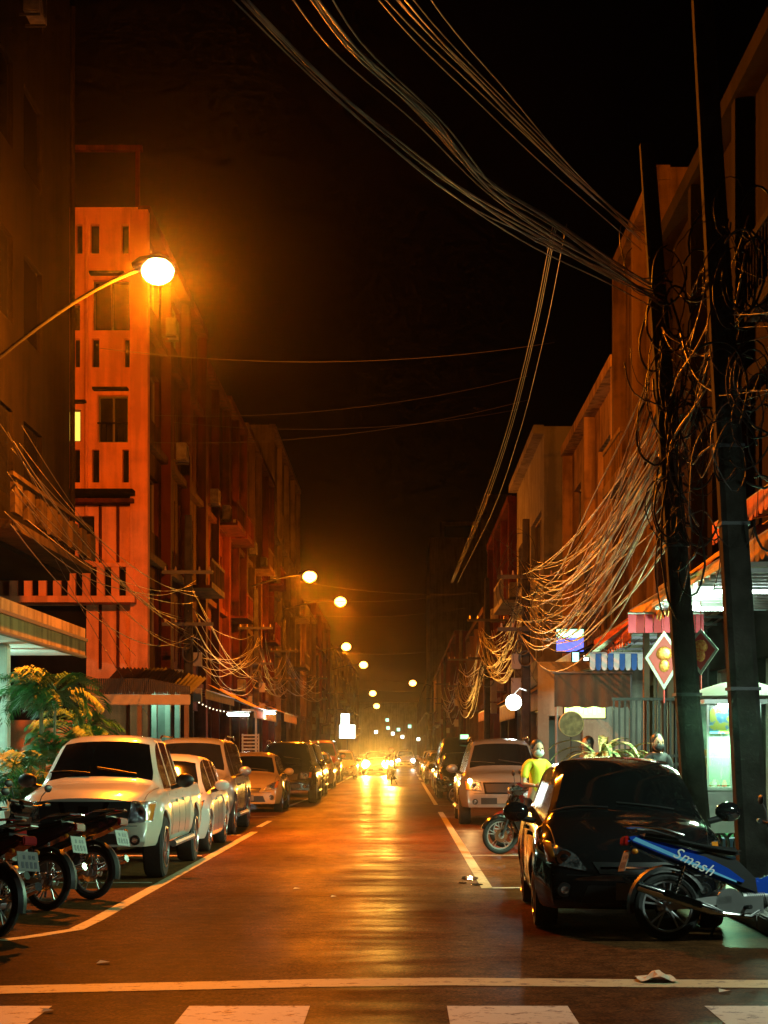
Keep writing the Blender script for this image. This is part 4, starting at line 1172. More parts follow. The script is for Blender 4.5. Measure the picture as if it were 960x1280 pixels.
for (x, y, w_, lb) in ((3.42, 20.1, .32, 'leaning pole'), (3.66, 18.2, .34, 'pole nearest the right edge')):
    for z in (2.2, 3.9, 4.7):
        mb = MB(); h_ = w_ / 2 - z * .006; cx = x - .62 * z / (8.5 if y > 20 else 10.5); mb.box(cx - h_, cx + h_, y - h_, y + h_, z, z + .035)
        o = mb.build('steel_band', darksteel, None); tag(o, {2.2: 'low', 3.9: 'middle', 4.7: 'upper'}[z] + ' steel band strapped round the ' + lb, 'steel band', 'steel bands on the near poles')
PL = [(-7.2, 30.7, 9.4), (-6.3, 52.0, 8.5), (-6.3, 76, 8.5), (-6.3, 94, 8.5), (-6.2, 130, 8.5), (-6.2, 165, 8.5)]
for i, (x, y, h) in enumerate(PL):
    make_pole(['pole at the left edge carrying the big near street lamp', 'pole beside the dark corrugated lean-to', 'third pole on the left, behind the silver sport utility car', 'fourth pole on the left side', 'fifth pole on the left side', 'farthest pole on the left side'][i], x, y, h, .3, .2, 0, 0, extras=i > 0, seed=10 + i)
PR = [(3.25, 46, 7.6), (3.3, 68, 8.2), (3.3, 98, 8.2), (3.3, 135, 8.2), (3.3, 185, 8.6)]
for i, (x, y, h) in enumerate(PR):
    make_pole(['rusty-lit pole in the middle of the tangled right cables', 'second pole beyond the cable tangle on the right', 'third pole beyond the cable tangle on the right', 'fourth pole beyond the cable tangle on the right', 'farthest pole on the right'][i], x, y, h, .26, .18, 0, 0, seed=20 + i)

lampglow = emit('sodium_glow', (1, .5, .14), 40); farglow = emit('sodium_glow_far', (1, .42, .06), 11)
def street_lamp(label, base, head, power=1.0, rad=.17):
    base = Vector(base); head = Vector(head)
    t = thing('street_lamp', label, 'street lamp', base, 0, 'orange street lamps')
    off = base; d = (head - base); dh = Vector((d.x, d.y, 0)).normalized()
    pts = []
    for i in range(9):
        f = i / 8; pts.append(base + Vector((d.x * f, d.y * f, d.z * (1 - (1 - f) ** 1.25) + .06 * math.sin(PI * f))))
    mb = MB(); mb.tube(pts, .035, 8); mb.build('arm', arm_m, t, smooth=True, off=off)
    mb = MB(); u = dh; 
    mb.tube([head - u * .35 + Vector((0, 0, .02)), head - u * .2 + Vector((0, 0, .05)), head + u * .15 + Vector((0, 0, .07)), head + u * .42 + Vector((0, 0, .03))], [.05, .12, .16, .06], 12); mb.build('lamp_housing', arm_m, t, smooth=True, off=off)
    mb = MB(); mb.sphere(head + u * .1 + Vector((0, 0, -.08)), rad, 16, (1.1, 1, .9)); mb.build('lamp_bowl', lampglow if base.y < 50 else farglow, t, smooth=True, off=off)
    point_light('sodium_lamp', head + u * .1 + Vector((0, 0, -.34)), SODIUM, LAMP_W * power, .1)
def lamp_at(px, py, Y): return at(px, py, Y)
street_lamp('big glaring street lamp on the upper left, nearest of the row', (-7.05, 30.7, 8.4), at(190, 333, 30.7), 2.3, .26)
LA = [(384, 718, 72.7, 'second street lamp of the left row, lit on a visible arm', 1), (423, 750, 92, 'third street lamp of the left row, glowing in a round halo', 1), (431, 807, 130, 'fourth street lamp of the left row', 1),
      (453, 830, 158, 'fifth street lamp of the left row', 1), (465, 866, 235, 'sixth street lamp of the left row', 1), (470, 882, 290, 'farthest street lamp of the left row', 1)]
for (px, py, Y, lb, pw) in LA:
    h = at(px, py, Y); street_lamp(lb, (-6.2, Y, h.z - .5), h, pw * .75, .2 + Y * .0009)
h = at(517, 853, 195); street_lamp('lone orange street lamp on the right, far down the street', (3.3, 195, h.z - .4), h, .9, .36)
# small globe lamp and other lights on the right
t = thing('globe_lamp', 'round white globe lamp on a bracket before the rusty-lit right pole', 'globe lamp', (3.1, 44, 0))
c = at(642, 878, 44)
mb = MB(); mb.sphere(c, .2, 18); mb.build('globe', emit('globe_glow', (.85, 1, .9), 9), t, smooth=True, off=(3.1, 44, 0))
mb = MB(); mb.tube([c + Vector((.32, 0, .3)), c + Vector((.15, 0, .36)), c + Vector((0, 0, .19))], .02); mb.build('bracket', steel, t, off=(3.1, 44, 0))
point_light('globe_bulb', c + Vector((0, -.35, 0)), (.8, 1, .85), 60, .1)

# ------------------------------------------------------------------ cables
def cable(name, label, pts, r, group, m=cable_m):
    mb = MB(); mb.tube(pts, r * .75, 5); o = mb.build(name, m, smooth=True, angle=180)
    return tag(o, label, 'cable', group)
def sagline(a, b, sag, n=14, wob=0, rr=rnd):
    a = Vector(a); b = Vector(b); out = []
    ph = rr.uniform(0, 6)
    for i in range(n + 1):
        f = i / n; p = a.lerp(b, f); p.z -= 4 * sag * f * (1 - f)
        p.x += wob * math.sin(ph + f * 9); p.z += wob * .7 * math.sin(ph * 2 + f * 13)
        out.append(p)
    return out
def spl(px, Y0, Y1, n=26):
    """smooth curve through a few guide points (pixel, depth along the run)"""
    P = [at(x, y, Y0 + (Y1 - Y0) * i / (len(px) - 1)) for i, (x, y) in enumerate(px)]
    P = [P[0] * 2 - P[1]] + P + [P[-1] * 2 - P[-2]]; out = []
    m = len(P) - 3
    for k in range(n + 1):
        u = k / n * m; i = min(int(u), m - 1); f = u - i; a, b, c, d = P[i:i + 4]
        out.append(.5 * ((2 * b) + (c - a) * f + (2 * a - 5 * b + 4 * c - d) * f * f + (3 * b - a - 3 * c + d) * f ** 3))
    return out
rc = random.Random(5)
G1 = 'overhead cables crossing from the upper left to the near poles'
base = [(285, -20), (400, 97), (520, 200), (600, 258), (680, 305), (760, 345), (832, 380)]
for i in range(6):
    dx, dy = rc.uniform(-8, 14), rc.uniform(-14, 6)
    cable('overhead_cable', 'lower swooping cable of the bundle from the upper left to the near pole', [p + Vector((0, 0, 0)) for p in spl([(x + dx + rc.uniform(-4, 4), y + dy + rc.uniform(-4, 4)) for x, y in base], 12, 20)], rc.uniform(.008, .013), G1, cable_g)
base = [(350, -30), (420, 60), (520, 150), (600, 235), (680, 285), (760, 335), (825, 375)]
for i in range(9):
    dx, dy = rc.uniform(-12, 50), rc.uniform(-16, 10)
    cable('overhead_cable', 'upper cable of the thick bundle from the upper left to the near pole', spl([(x + dx * (1 - k / 6) + rc.uniform(-5, 5), y + dy + rc.uniform(-5, 5)) for k, (x, y) in enumerate(base)], 12, 20), rc.uniform(.007, .016), G1, cable_g if i % 3 else cable_m)
base = [(430, -40), (500, 35), (580, 110), (660, 185), (730, 245), (800, 300)]
G2 = 'thin parallel cables above the thick bundle'
for i in range(8):
    dx, dy = rc.uniform(-10, 90), rc.uniform(-18, 12)
    cable('overhead_cable', 'thin cable running parallel above the thick bundle', spl([(x + dx * (1 - k / 5 * .9), y + dy + rc.uniform(-2, 2)) for k, (x, y) in enumerate(base)], 12.5, 20), .007, G2, cable_g)
G3 = 'cables sweeping along the street above the right cars'
for i in range(5):
    dx = rc.uniform(-10, 12)
    cable('overhead_cable', 'long cable sweeping down the street above the right side', spl([(700 + dx, 280), (672 + dx, 420), (640 + dx, 545), (607 + dx, 640), (568 + dx * .5, 728)], 22, 62), .008, G3, cable_m)
# tangled bundle: near poles to pole in the middle to the next ones
G4 = 'tangled sagging cables between the right poles'
def bundle(a, b, n, z0, z1, sag, jx, label, group, r=(.008, .016), wob=.05, seed=1, off0=(0, 0)):
    rr = random.Random(seed)
    for i in range(n):
        A = Vector((a[0] + rr.uniform(-jx, jx), a[1] + rr.uniform(-.2, .2), rr.uniform(*z0)))
        B = Vector((b[0] + rr.uniform(-jx, jx), b[1] + rr.uniform(-.2, .2), rr.uniform(*z1)))
        cable('sagging_cable', label, sagline(A, B, rr.uniform(*sag), 18, wob * rr.random(), rr), rr.uniform(*r) * rr.choice((.7, 1, 1, 1.6)), group, (cable_g if rr.random() < .55 else cable_m) if a[0] > 0 else (cable_m if rr.random() < .75 else cable_g))
bundle((3.1, 20.2), (3.2, 45.8), 42, (4.2, 6.2), (4.6, 6.6), (.3, 1.5), .22, 'cable of the dense orange-lit tangle beside the leaning pole', G4, seed=2)
bundle((3.2, 46), (3.25, 68), 30, (4.2, 6.3), (4.6, 6.4), (.4, 1.5), .3, 'cable of the second tangle, past the rusty-lit pole', G4, r=(.012, .02), seed=3)
bundle((3.25, 68), (3.25, 98), 22, (4.4, 6.2), (4.6, 6.4), (.5, 1.8), .3, 'cable of the third tangle on the right', G4, r=(.014, .024), seed=4)
bundle((3.25, 98), (3.25, 135), 12, (4.6, 6.2), (4.6, 6.4), (.5, 1.6), .3, 'far sagging cable on the right', G4, r=(.018, .028), seed=5)
bundle((3.4, 18.2), (3.1, 20.1), 14, (4.8, 7.6), (4.8, 7.2), (.1, .7), .25, 'short cable strung between the two near poles', 'short cables between the near pole pair', r=(.006, .012), seed=6)
bundle((3.4, 18.2), (4.9, 12.5), 9, (4.6, 6.6), (4.4, 6.4), (.1, .5), .2, 'cable leaving the nearest right pole towards the right edge', 'cables leaving at the right edge', r=(.006, .01), seed=7)
G5 = 'sagging cables between the left poles'
bundle((-6.7, 30.5), (-6.2, 52), 12, (5.2, 7.6), (4.4, 6.6), (.3, 1.0), .2, 'thin cable on the left from the lamp pole to the lean-to pole', G5, r=(.007, .012), seed=8)
bundle((-6.2, 52), (-6.2, 76), 16, (4.2, 6.8), (4.4, 6.6), (.4, 1.4), .3, 'cable before the orange block past the lean-to pole', G5, r=(.01, .018), seed=9)
bundle((-6.2, 76), (-6.2, 94), 14, (4.4, 7), (4.4, 7), (.3, 1.2), .3, 'cable between the third and fourth left poles', G5, r=(.012, .02), seed=10)
bundle((-6.2, 94), (-6.2, 130), 10, (5, 7), (5, 7), (.5, 1.2), .3, 'far sagging cable on the left', G5, r=(.016, .022), seed=11)
G6 = 'wires strung across the street'
for (x0, y0_, x1, y1_, Y) in ((162, 435, 700, 428, 36), (235, 519, 690, 470, 44), (300, 553, 700, 500, 44), (230, 528, 640, 512, 48), (330, 715, 650, 742, 75), (340, 745, 610, 740, 80), (345, 765, 610, 760, 90), (425, 812, 560, 812, 130), (430, 842, 560, 850, 150), (440, 880, 560, 872, 190), (425, 855, 575, 862, 150)):
    a = at(x0, y0_, Y); b = at(x1, y1_, Y + 2); a.x = -6.2; b.x = 3.3
    cable('cross_wire', 'thin wire strung across the street between facing poles', sagline(a, b, .35, 20), .004 + Y * .00008, G6, cable_m)
# drooping service lines on left near building
for (p, q, sg) in (((10, 540), (175, 860), .1), ((20, 600), (190, 900), .3), ((0, 530), (250, 800), .6), ((40, 640), (170, 820), .2)):
    cable('service_wire', 'dark service wire sloping down before the near-left building', sagline(at(*p, 33), at(*q, 50), sg, 14), .009, 'service wires on the left', cable_m)

# ------------------------------------------------------------------ right side shops, awnings, signs
def sheet_awning(name, label, y0, y1, xf, xb, zf, zb, m, valm, scal=.32, vh=.3, group='awnings over the right pavement', stripes=None):
    """sloping fabric awning along the facade with a scalloped valance on its front edge"""
    t = thing(name, label, 'awning', (xb, (y0 + y1) / 2, 0), 0, group); off = t.location.copy()
    mb = MB(); n = max(4, int((y1 - y0) / .5)); vs = []
    for i in range(n + 1):
        y = y0 + (y1 - y0) * i / n; sg = .04 * math.sin(i * 2.1)
        for k in range(5):
            f = k / 4; vs.append((xb + (xf - xb) * f, y, zb + (zf - zb) * f - .12 * math.sin(PI * f) * (.5 + abs(sg) * 8) * .4))
    fs = [(i * 5 + k, (i + 1) * 5 + k, (i + 1) * 5 + k + 1, i * 5 + k + 1) for i in range(n) for k in range(4)]
    mb.add(vs, fs); mb.build('canvas', m, t, smooth=True, off=off)
    y = y0; k = 0
    va = MB(); vb = MB()
    while y < y1 - .01:
        e = min(y + scal, y1); b_ = va if (k % 2 == 0 or not stripes) else vb
        pr = [(y + .01, zf), (e - .01, zf), (e - .01, zf - vh * .75), ((y + e) / 2 + scal * .25, zf - vh * .95), ((y + e) / 2, zf - vh), ((y + e) / 2 - scal * .25, zf - vh * .95), (y + .01, zf - vh * .75)]
        b_.prism(pr, xf - .012, xf, axis='x'); y = e; k += 1
    va.build('valance', valm, t, off=off)
    if stripes: vb.build('valance_stripe', stripes, t, off=off)
    mb = MB()
    mb.tube([(xf + .02, y0, zf + .02), (xf + .02, y1, zf + .02)], .02, 6)
    for y in (y0 + .1, (y0 + y1) / 2, y1 - .1): mb.tube([(xf + .02, y, zf), (xb, y, zb - .25)], .018, 6)
    mb.build('awning_frame', steel, t, off=off)
    return t
cloth_y = mat('canvas_yellow', (.6, .38, .1), .8, 0, (.42, .24, .06), 3); cloth_o = mat('canvas_orange', (.55, .13, .03), .8, 0, (.35, .07, .02), 3)
cloth_p = mat('canvas_pink', (.36, .02, .045), .8, 0, (.4, .05, .08), 3); cloth_g = mat('canvas_green', (.12, .3, .18), .8, 0, (.07, .16, .1), 3)
cloth_b = mat('canvas_blue', (.03, .12, .4), .8); cloth_w = mat('canvas_white', (.6, .62, .6), .8, 0, (.4, .42, .4), 4)
cloth_br = mat('canvas_brown', (.07, .055, .03), .85, 0, (.05, .035, .02), 3, .3, 12)
sheet_awning('street_awning', 'red street awning sloping above the blue and white valance', 30.6, 36.5, 4.0, 5.45, 3.85, 4.9, cloth_o, cloth_o, scal=.4, vh=.42)
sheet_awning('street_awning', 'yellow street awning with deep scallops behind the leaning pole', 25.5, 30.5, 3.95, 5.45, 3.98, 5.0, cloth_y, cloth_y, scal=.4, vh=.42)
sheet_awning('street_awning', 'yellow scalloped awning below the blue lit sign', 41, 50, 4.0, 5.45, 3.85, 4.6, cloth_y, cloth_y, vh=.35)
sheet_awning('street_awning', 'small yellow scalloped awning beside the blue and white valance', 36.8, 40.5, 3.6, 5.4, 3.2, 3.75, cloth_y, cloth_y, vh=.25)
sheet_awning('street_awning', 'upper orange canvas awning on the dark near-right shop-house', 19.8, 26.5, 4.3, 5.45, 4.15, 4.75, cloth_o, cloth_y, vh=.3)
sheet_awning('street_awning', 'orange striped awning high on the near-right wall', 22, 26, 4.6, 5.45, 4.9, 5.3, cloth_o, cloth_o, vh=.3)
sheet_awning('street_awning', 'rounded ochre awning by the pole past the tangle', 52, 60, 3.35, 4.7, 3.0, 3.8, cloth_y, cloth_y, vh=.5)
sheet_awning('street_awning', 'faded orange awning far down the right side', 70, 80, 3.5, 4.8, 3.2, 3.9, cloth_y, cloth_o, vh=.4)
sheet_awning('street_awning', 'pale awning of the deep left shops', 84, 94, -5.6, -7.5, 3.3, 4.1, cloth_y, cloth_y, vh=.4, group='awnings over the left pavement')
sheet_awning('street_awning', 'ochre awning over the left shop behind the black sport utility car', 68, 80, -5.7, -7.5, 3.2, 4.1, cloth_y, cloth_y, vh=.4, group='awnings over the left pavement')
sheet_awning('street_awning', 'orange board awning right of the dark lean-to', 53, 62, -5.9, -7.5, 3.35, 3.75, cloth_o, cloth_y, vh=.25, group='awnings over the left pavement')

def cross_valance(name, label, x0, x1, y, z, vh, m, m2, scal, grp=None, cat='awning', plain=False):
    t = thing(name, label, cat, ((x0 + x1) / 2, y, 0), 0, grp); off = t.location.copy()
    a = MB(); b = MB(); x = x0; k = 0
    while x < x1 - .01:
        e = min(x + scal, x1); mb = a if k % 2 == 0 or m2 is None else b
        dy = .03 * math.sin(k * 1.3)
        pr = [(x + .004, z), (e - .004, z), (e - .004, z - vh * .78), (e - scal * .2, z - vh * .96), ((x + e) / 2, z - vh), (x + scal * .2, z - vh * .96), (x + .004, z - vh * .78)]
        if plain: pr = [(x + .004, z), (e - .004, z), (e - .004, z - vh), (x + .004, z - vh)]
        mb.prism(pr, y + dy, y + dy + .012); x = e; k += 1
    a.build('valance', m, t, off=off)
    if m2: b.build('valance_stripe', m2, t, off=off)
    mb = MB(); mb.tube([(x0, y + .03, z + .02), (x1, y + .03, z + .02)], .02, 6); mb.build('rail', steel, t, off=off)
    return t
a = at(785, 768, 27.2); b = at(880, 791, 27.2)
cross_valance('pink_valance', 'pink-red pleated valance hanging over the shop front behind the leaning pole', a.x, b.x, 27.2, a.z, a.z - b.z, cloth_p, mat('canvas_red', (.26, .01, .018), .8), .13, plain=True)
a = at(737, 817, 34); b = at(812, 838, 34)
cross_valance('striped_valance', 'blue and white scalloped valance above the brown curtain', a.x, b.x, 34, a.z, a.z - b.z, cloth_w, cloth_b, .115)
a = at(745, 792, 34.2); b = at(830, 816, 31)
t = thing('metal_canopy', 'green-grey sheet canopy between the pink and the blue-white valances', 'awning', (a.x, 34, 0)); off = t.location.copy()
mb = MB(); zz = a.z
mb.add([(a.x, 36.5, zz - .35), (5.4, 36.5, zz - .35), (5.4, 27.5, zz + .1), (4.05, 27.5, zz + .1)], [(0, 1, 2, 3)]); mb.build('sheet', mat('sheet_green', (.2, .3, .24), .5, .2, (.1, .14, .12), 5), t, off=off)
mb = MB()
for k in range(9):
    y = 28 + k * 1.0; z = zz + .1 - .45 * (k + .5) / 9 - .06; mb.box(a.x + (4.05 - a.x) * (1 - k / 9) + .05, 5.38, y, y + .04, z - .05, z - .004)
for k in range(5): mb.tube([(4.2 + k * .28, 27.6, zz + .02), (3.95 + k * .34, 36.3, zz - .42)], .018, 6)
mb.build('canopy_rib', darksteel, t, off=off)
# brown curtain
a = at(693, 842, 35); b = at(788, 884, 35)
t = thing('hanging_curtain', 'brown cloth curtain hanging under the blue and white valance', 'curtain', (a.x, 35, 0)); off = t.location.copy()
mb = MB(); n = 30; vs = []
for i in range(n + 1):
    x = a.x + (b.x - a.x) * i / n; dy = .016 * math.sin(i * 1.15) + .01 * math.sin(i * .43)
    bz = b.z + .015 * math.sin(i * .9) - (.12 if i == n else 0)
    vs += [(x, 35 + dy * .4, a.z), (x, 35 + dy, (a.z + bz) / 2), (x, 35 + dy * 1.3, bz)]
mb.add(vs, [(i * 3 + k, i * 3 + k + 1, (i + 1) * 3 + k + 1, (i + 1) * 3 + k) for i in range(n) for k in range(2)]); mb.build('cloth', cloth_br, t, smooth=True, off=off)
mb = MB(); mb.tube([(a.x - .05, 35, a.z + .02), (b.x + .05, 35, a.z + .02)], .02); mb.build('curtain_rail', steel, t, off=off)
for x in (a.x + .05, b.x + .02):
    mb = MB(); mb.tube([(x, 35.1, .13), (x, 35.1, a.z)], .03); mb.build('post', steel, t, off=off)
# lit sign boards
def sign(name, label, x0, y0_, x1, y1_, Y, m, fm=None, extra=None, th=.1, post=None, em=None):
    a = at(x0, y1_, Y); b = at(x1, y0_, Y)
    t = thing(name, label, 'sign', ((a.x + b.x) / 2, Y, a.z), 0, 'lit shop signs'); off = t.location.copy()
    mb = MB(); mb.box(a.x - .02, b.x + .02, Y, Y + th, a.z - .02, b.z + .02); mb.build('frame', fm or darksteel, t, off=off, bevel=.01)
    mb = MB(); mb.box(a.x + .01, b.x - .01, Y - .012, Y - .002, a.z + .01, b.z - .01); mb.build('face', m, t, off=off)
    if extra:
        for (fx0, fy0, fx1, fy1, mm, nm) in extra:
            mb = MB(); W_ = b.x - a.x; H_ = b.z - a.z
            mb.box(a.x + fx0 * W_, a.x + fx1 * W_, Y - .02, Y - .014, a.z + fy0 * H_, a.z + fy1 * H_); mb.build(nm, mm, t, off=off)
    if post:
        mb = MB(); mb.tube([((a.x + b.x) / 2, Y + .05, a.z), ((a.x + b.x) / 2 + post, Y + .05, a.z - .4 if abs(post) > .1 else .13)], .03); mb.build('post', darksteel, t, off=off)
    return t, a, b
e_green = emit('sign_green', (.35, 1, .45), 1.6); e_blue = emit('sign_blue', (.12, .18, .95), 1.1); e_mint = emit('sign_mint', (.35, 1, .75), 1.6)
e_white = emit('sign_white', (.8, 1, .92), 3.5); e_lime = emit('sign_lime', (.75, 1, .3), 1.8)
sign('lit_sign', 'blue lit sign with green top band above the yellow awnings', 695, 786, 730, 815, 43, e_blue, extra=[(.02, .62, .98, .98, e_green, 'green_band'), (.1, .66, .9, .8, e_white, 'pale_band')])
a_, b_ = at(705, 898, 37.4), at(757, 878, 37.4)
sign('lit_sign', 'bright lime shop sign above the potted plant', 705, 878, 757, 898, 37.4, e_lime, extra=[(.05 + .11 * k, .25 + .1 * (k % 2), .11 + .11 * k, .75 - .08 * (k % 3), e_green, 'sign_mark') for k in range(8)])
area_light('sign_light', (a_.x + .5, 37.2, b_.z - .1), (R(-70), 0, 0), .9, .3, (.7, 1, .5), 30)
sign('lit_sign', 'small mint lit sign under the yellow awning', 715, 815, 724, 830, 41, e_mint)
sign('lit_sign', 'tiny white round light under the yellow awning', 729, 819, 736, 826, 41, e_white)
sign('lit_sign', 'upper small white box sign on the far left side', 426, 892, 437, 906, 118, e_white)
sign('lit_sign', 'larger white box sign below the small one on the far left side', 424, 906, 444, 923, 117, e_white, post=.01)
for i, (px, py, Y) in enumerate(((485, 910, 260), (491, 917, 240), (498, 912, 300), (503, 921, 250), (484, 900, 330), (470, 915, 280), (512, 908, 310), (523, 924, 200))):
    sign('distant_sign', 'tiny pale light among the shops at the end of the street', px - 2, py - 2, px + 2, py + 2, Y, e_white if i % 2 else e_mint)
sign('lit_sign', 'small green lit sign right of the road beyond the dark van', 575, 918, 586, 924, 66, e_green)
# mint shop front wall behind the curtain
t = thing('shop_interior_wall', 'pale shop wall seen under the brown curtain', 'wall', (4.6, 38.5, 0)); off = t.location.copy()
mb = MB(); a = at(672, 850, 39); panel(mb, (a.x, 39, .13), (1, 0, 0), (0, -1, 0), 5.4 - a.x, 3.4, [(.25, .0, 1.0, 2.2)], .15); mb.build('wall', w_white, t, off=off)
mb = MB(); mb.box(a.x + .26, a.x + .99, 39.16, 39.2, .14, 2.3); mb.build('door', mat('door_dark', (.05, .06, .05), .4), t, off=off)
area_light('shop_light', (4.4, 37.6, 3.15), (0, 0, 0), 1.2, .1, (.7, 1, .7), 45)
# white ceiling tubes of the near right shop (strong mint light across the street)
t = thing('shop_ceiling', 'mint-lit slatted ceiling of the shop above the food stall', 'ceiling', (4.6, 24, 0)); off = t.location.copy()
mb = MB(); mb.box(3.75, 5.45, 20.5, 26.4, 3.72, 3.78); mb.build('ceiling_panel', MATS['ceiling_white'], t, off=off)
mb = MB()
for k in range(14): mb.box(3.76, 5.45, 20.6 + k * .42, 20.66 + k * .42, 3.66, 3.718)
mb.build('ceiling_slat', steel, t, off=off)
t_w = emit('tube_glow_white', (.75, 1, .88), 22)
for (x, y) in ((4.35, 25.2), (4.5, 22.4)):
    tl = thing('tube_lamp', ['bright white tube lamp under the slatted ceiling behind the leaning pole', 'second white tube lamp nearer the right edge'][y < 24], 'tube lamp', (x, y, 3.6), 0, 'shop tube lamps')
    mb = MB(); mb.cyl((-.5, 0, 0), (.5, 0, 0), .022, n=8); mb.build('tube', t_w, tl)
    mb = MB(); mb.box(-.52, .52, -.03, .03, .025, .055); mb.build('fitting', steel, tl)
    area_light('shop_light', (x, y, 3.56), (R(12), R(48), 0), 1.0, .14, (.6, 1, .62), 420)
tl = thing('tube_lamp', 'white tube lamp under the shop ceiling at the near right, beyond the picture edge', 'tube lamp', (4.9, 13.2, 3.4), 0, 'shop tube lamps')
mb = MB(); mb.cyl((-.5, 0, 0), (.5, 0, 0), .022, n=8); mb.build('tube', t_w, tl)
mb = MB(); mb.box(-.52, .52, -.03, .03, .025, .055); mb.build('fitting', steel, tl)
area_light('shop_light', (4.9, 13.2, 3.36), (R(10), R(40), 0), 1.0, .12, (.72, 1, .8), 130)
area_light('shop_light', (4.6, 31.5, 3.3), (R(70), 0, 0), 1.0, .12, (.75, 1, .85), 40)  # added light without a tube, brightens the blue and white valance
# louvre window panel lit mint above (behind poles)
t = thing('louvre_panel', 'mint-lit louvred panel high behind the two near poles', 'louvre', (4.6, 26, 0)); off = t.location.copy()
a = at(893, 762, 26.45); b = at(965, 705, 26.45)
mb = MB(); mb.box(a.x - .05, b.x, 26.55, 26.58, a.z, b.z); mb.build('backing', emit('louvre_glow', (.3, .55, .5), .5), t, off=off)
mb = MB(); n = 6
for k in range(n):
    z = a.z + (b.z - a.z) * (k + .5) / n; mb.box(a.x - .05, b.x, 26.46, 26.53, z - .015, z + .03)
for x in (a.x - .05, a.x + .35, a.x + .75): mb.box(x, x + .03, 26.44, 26.458, a.z, b.z)
mb.build('louvre_blade', darksteel, t, off=off)

# diamond ornaments
def diamond(label, cx, cz, y, w_, h_, rz):
    t = thing('diamond_ornament', label, 'ornament', (cx, y, cz), rz, 'red diamond shop ornaments')
    mb = MB(); mb.prism([(0, -h_), (w_, 0), (0, h_ * .82), (-w_, 0)], -.015, .015); mb.build('board', mat('foil_silver', (.3, .33, .3), .45, .3), t)
    mb = MB(); mb.prism([(0, -h_ * .82), (w_ * .82, 0), (0, h_ * .66), (-w_ * .82, 0)], -.022, -.016); mb.build('red_face', mat('foil_red', (.38, .012, .01), .55), t)
    mb = MB(); mb.sphere((0, -.03, h_ * .12), w_ * .42, 14, (1, .15, .9)); mb.sphere((0, -.03, -h_ * .25), w_ * .28, 12, (1, .15, 1.2)); mb.build('gold_medallion', mat('foil_gold', (.7, .38, .08), .35, .5, (.5, .1, .02), 30), t, smooth=True)
    mb = MB(); mb.tube([(0, 0, h_ * .8), (0, 0, h_ * .8 + .35)], .006, 5); mb.tube([(0, 0, -h_), (0, 0, -h_ - .18)], .012, 5); mb.build('cord', mat('cord_red', (.4, .02, .02), .7), t)
c = at(830, 822, 24.8); diamond('red and gold diamond ornament hanging left of the leaning pole', c.x, c.z, 24.8, .27, .46, 0)
c = at(876, 812, 22); diamond('red diamond ornament half hidden right of the leaning pole', c.x, c.z, 22, .22, .32, R(-15))

# ------------------------------------------------------------------ food stall
t = thing('food_stall', 'glass-cased food stall under a white tube between the two near poles', 'food stall', (4.25, 21.6, .13)); off = Vector((4.25, 21.6, 0))
stl = mat('stall_steel', (.55, .57, .56), .3, .8)
Ys = 21.3
x0 = at(884, 0, Ys).x; x1 = at(952, 0, Ys).x
z_c = at(0, 997, Ys).z; z_t = at(0, 893, Ys).z
mb = MB(); mb.box(x0, x1, Ys, Ys + .7, .45, z_c - .05); mb.build('counter', stl, t, off=off, bevel=.01)
mb = MB(); mb.box(x0 - .03, x1 + .03, Ys - .05, Ys + .75, z_c - .047, z_c); mb.build('counter_top', stl, t, off=off, bevel=.01)
for x in (x0, x0 + .28, x1 - .03):
    for y in (Ys + .01, Ys + .66):
        mb = MB(); mb.box(x, x + .025, y, y + .025, z_c + .002, z_t); mb.build('cabinet_post', stl, t, off=off)
mb = MB(); mb.box(x0 - .05, x1 + .05, Ys - .1, Ys + .8, z_t, z_t + .05); mb.build('cabinet_top', stl, t, off=off)
clear = bpy.data.materials.new('clear_glass'); clear.use_nodes = True
cb = clear.node_tree.nodes['Principled BSDF']; cb.inputs['Roughness'].default_value = .03; cb.inputs['Alpha'].default_value = .18; cb.inputs['Base Color'].default_value = (.8, .95, .85, 1)
mb = MB(); mb.box(x0 + .026, x1 - .032, Ys + .012, Ys + .018, z_c + .02, z_t - .02); mb.build('glass_pane', clear, t, off=off)
mb = MB(); mb.box(x0 + .02, x1 - .02, Ys + .4, Ys + .6, z_c + .35, z_c + .37); mb.build('shelf', stl, t, off=off)
mb = MB(); mb.box(x0 + .03, x0 + .26, Ys - .012, Ys - .002, z_t - .36, z_t - .06); mb.build('poster', mat('poster_lime', (.5, .65, .08), .5, 0, (.1, .35, .5), 14, sharp=(.45, .55)), t, off=off)
mb = MB(); mb.box(x0 + .33, x0 + .50, Ys - .012, Ys - .002, z_t - .36, z_t - .13); mb.build('poster', mat('poster_green', (.02, .5, .08), .5, 0, (.5, .7, .5), 9, sharp=(.3, .36)), t, off=off)
mb = MB(); mb.box(x0 + .3, x0 + .56, Ys - .02, Ys - .013, z_t - .12, z_t - .01); mb.build('poster', mat('poster_photo', (.5, .3, .25), .5, 0, (.2, .05, .05), 25), t, off=off)
rr = random.Random(3)
for k in range(9):
    mb = MB(); xx = x0 + .08 + rr.random() * (x1 - x0 - .16); yy = Ys + .1 + rr.random() * .45; hh = rr.uniform(.08, .2)
    mb.cyl((xx, yy, z_c + .002), (xx, yy, z_c + hh), .035, .03, 12); mb.cyl((xx, yy, z_c + hh), (xx, yy, z_c + hh + .03), .02, .02, 10)
    o = mb.build('jar', mat('jar_' + str(k % 4), [(.5, .08, .03), (.7, .7, .6), (.1, .35, .1), (.6, .35, .05)][k % 4], .2), None, smooth=True)
    tag(o, ['red', 'white', 'green', 'amber'][k % 4] + ' jar standing on the food stall counter', 'jar', 'jars on the food stall')
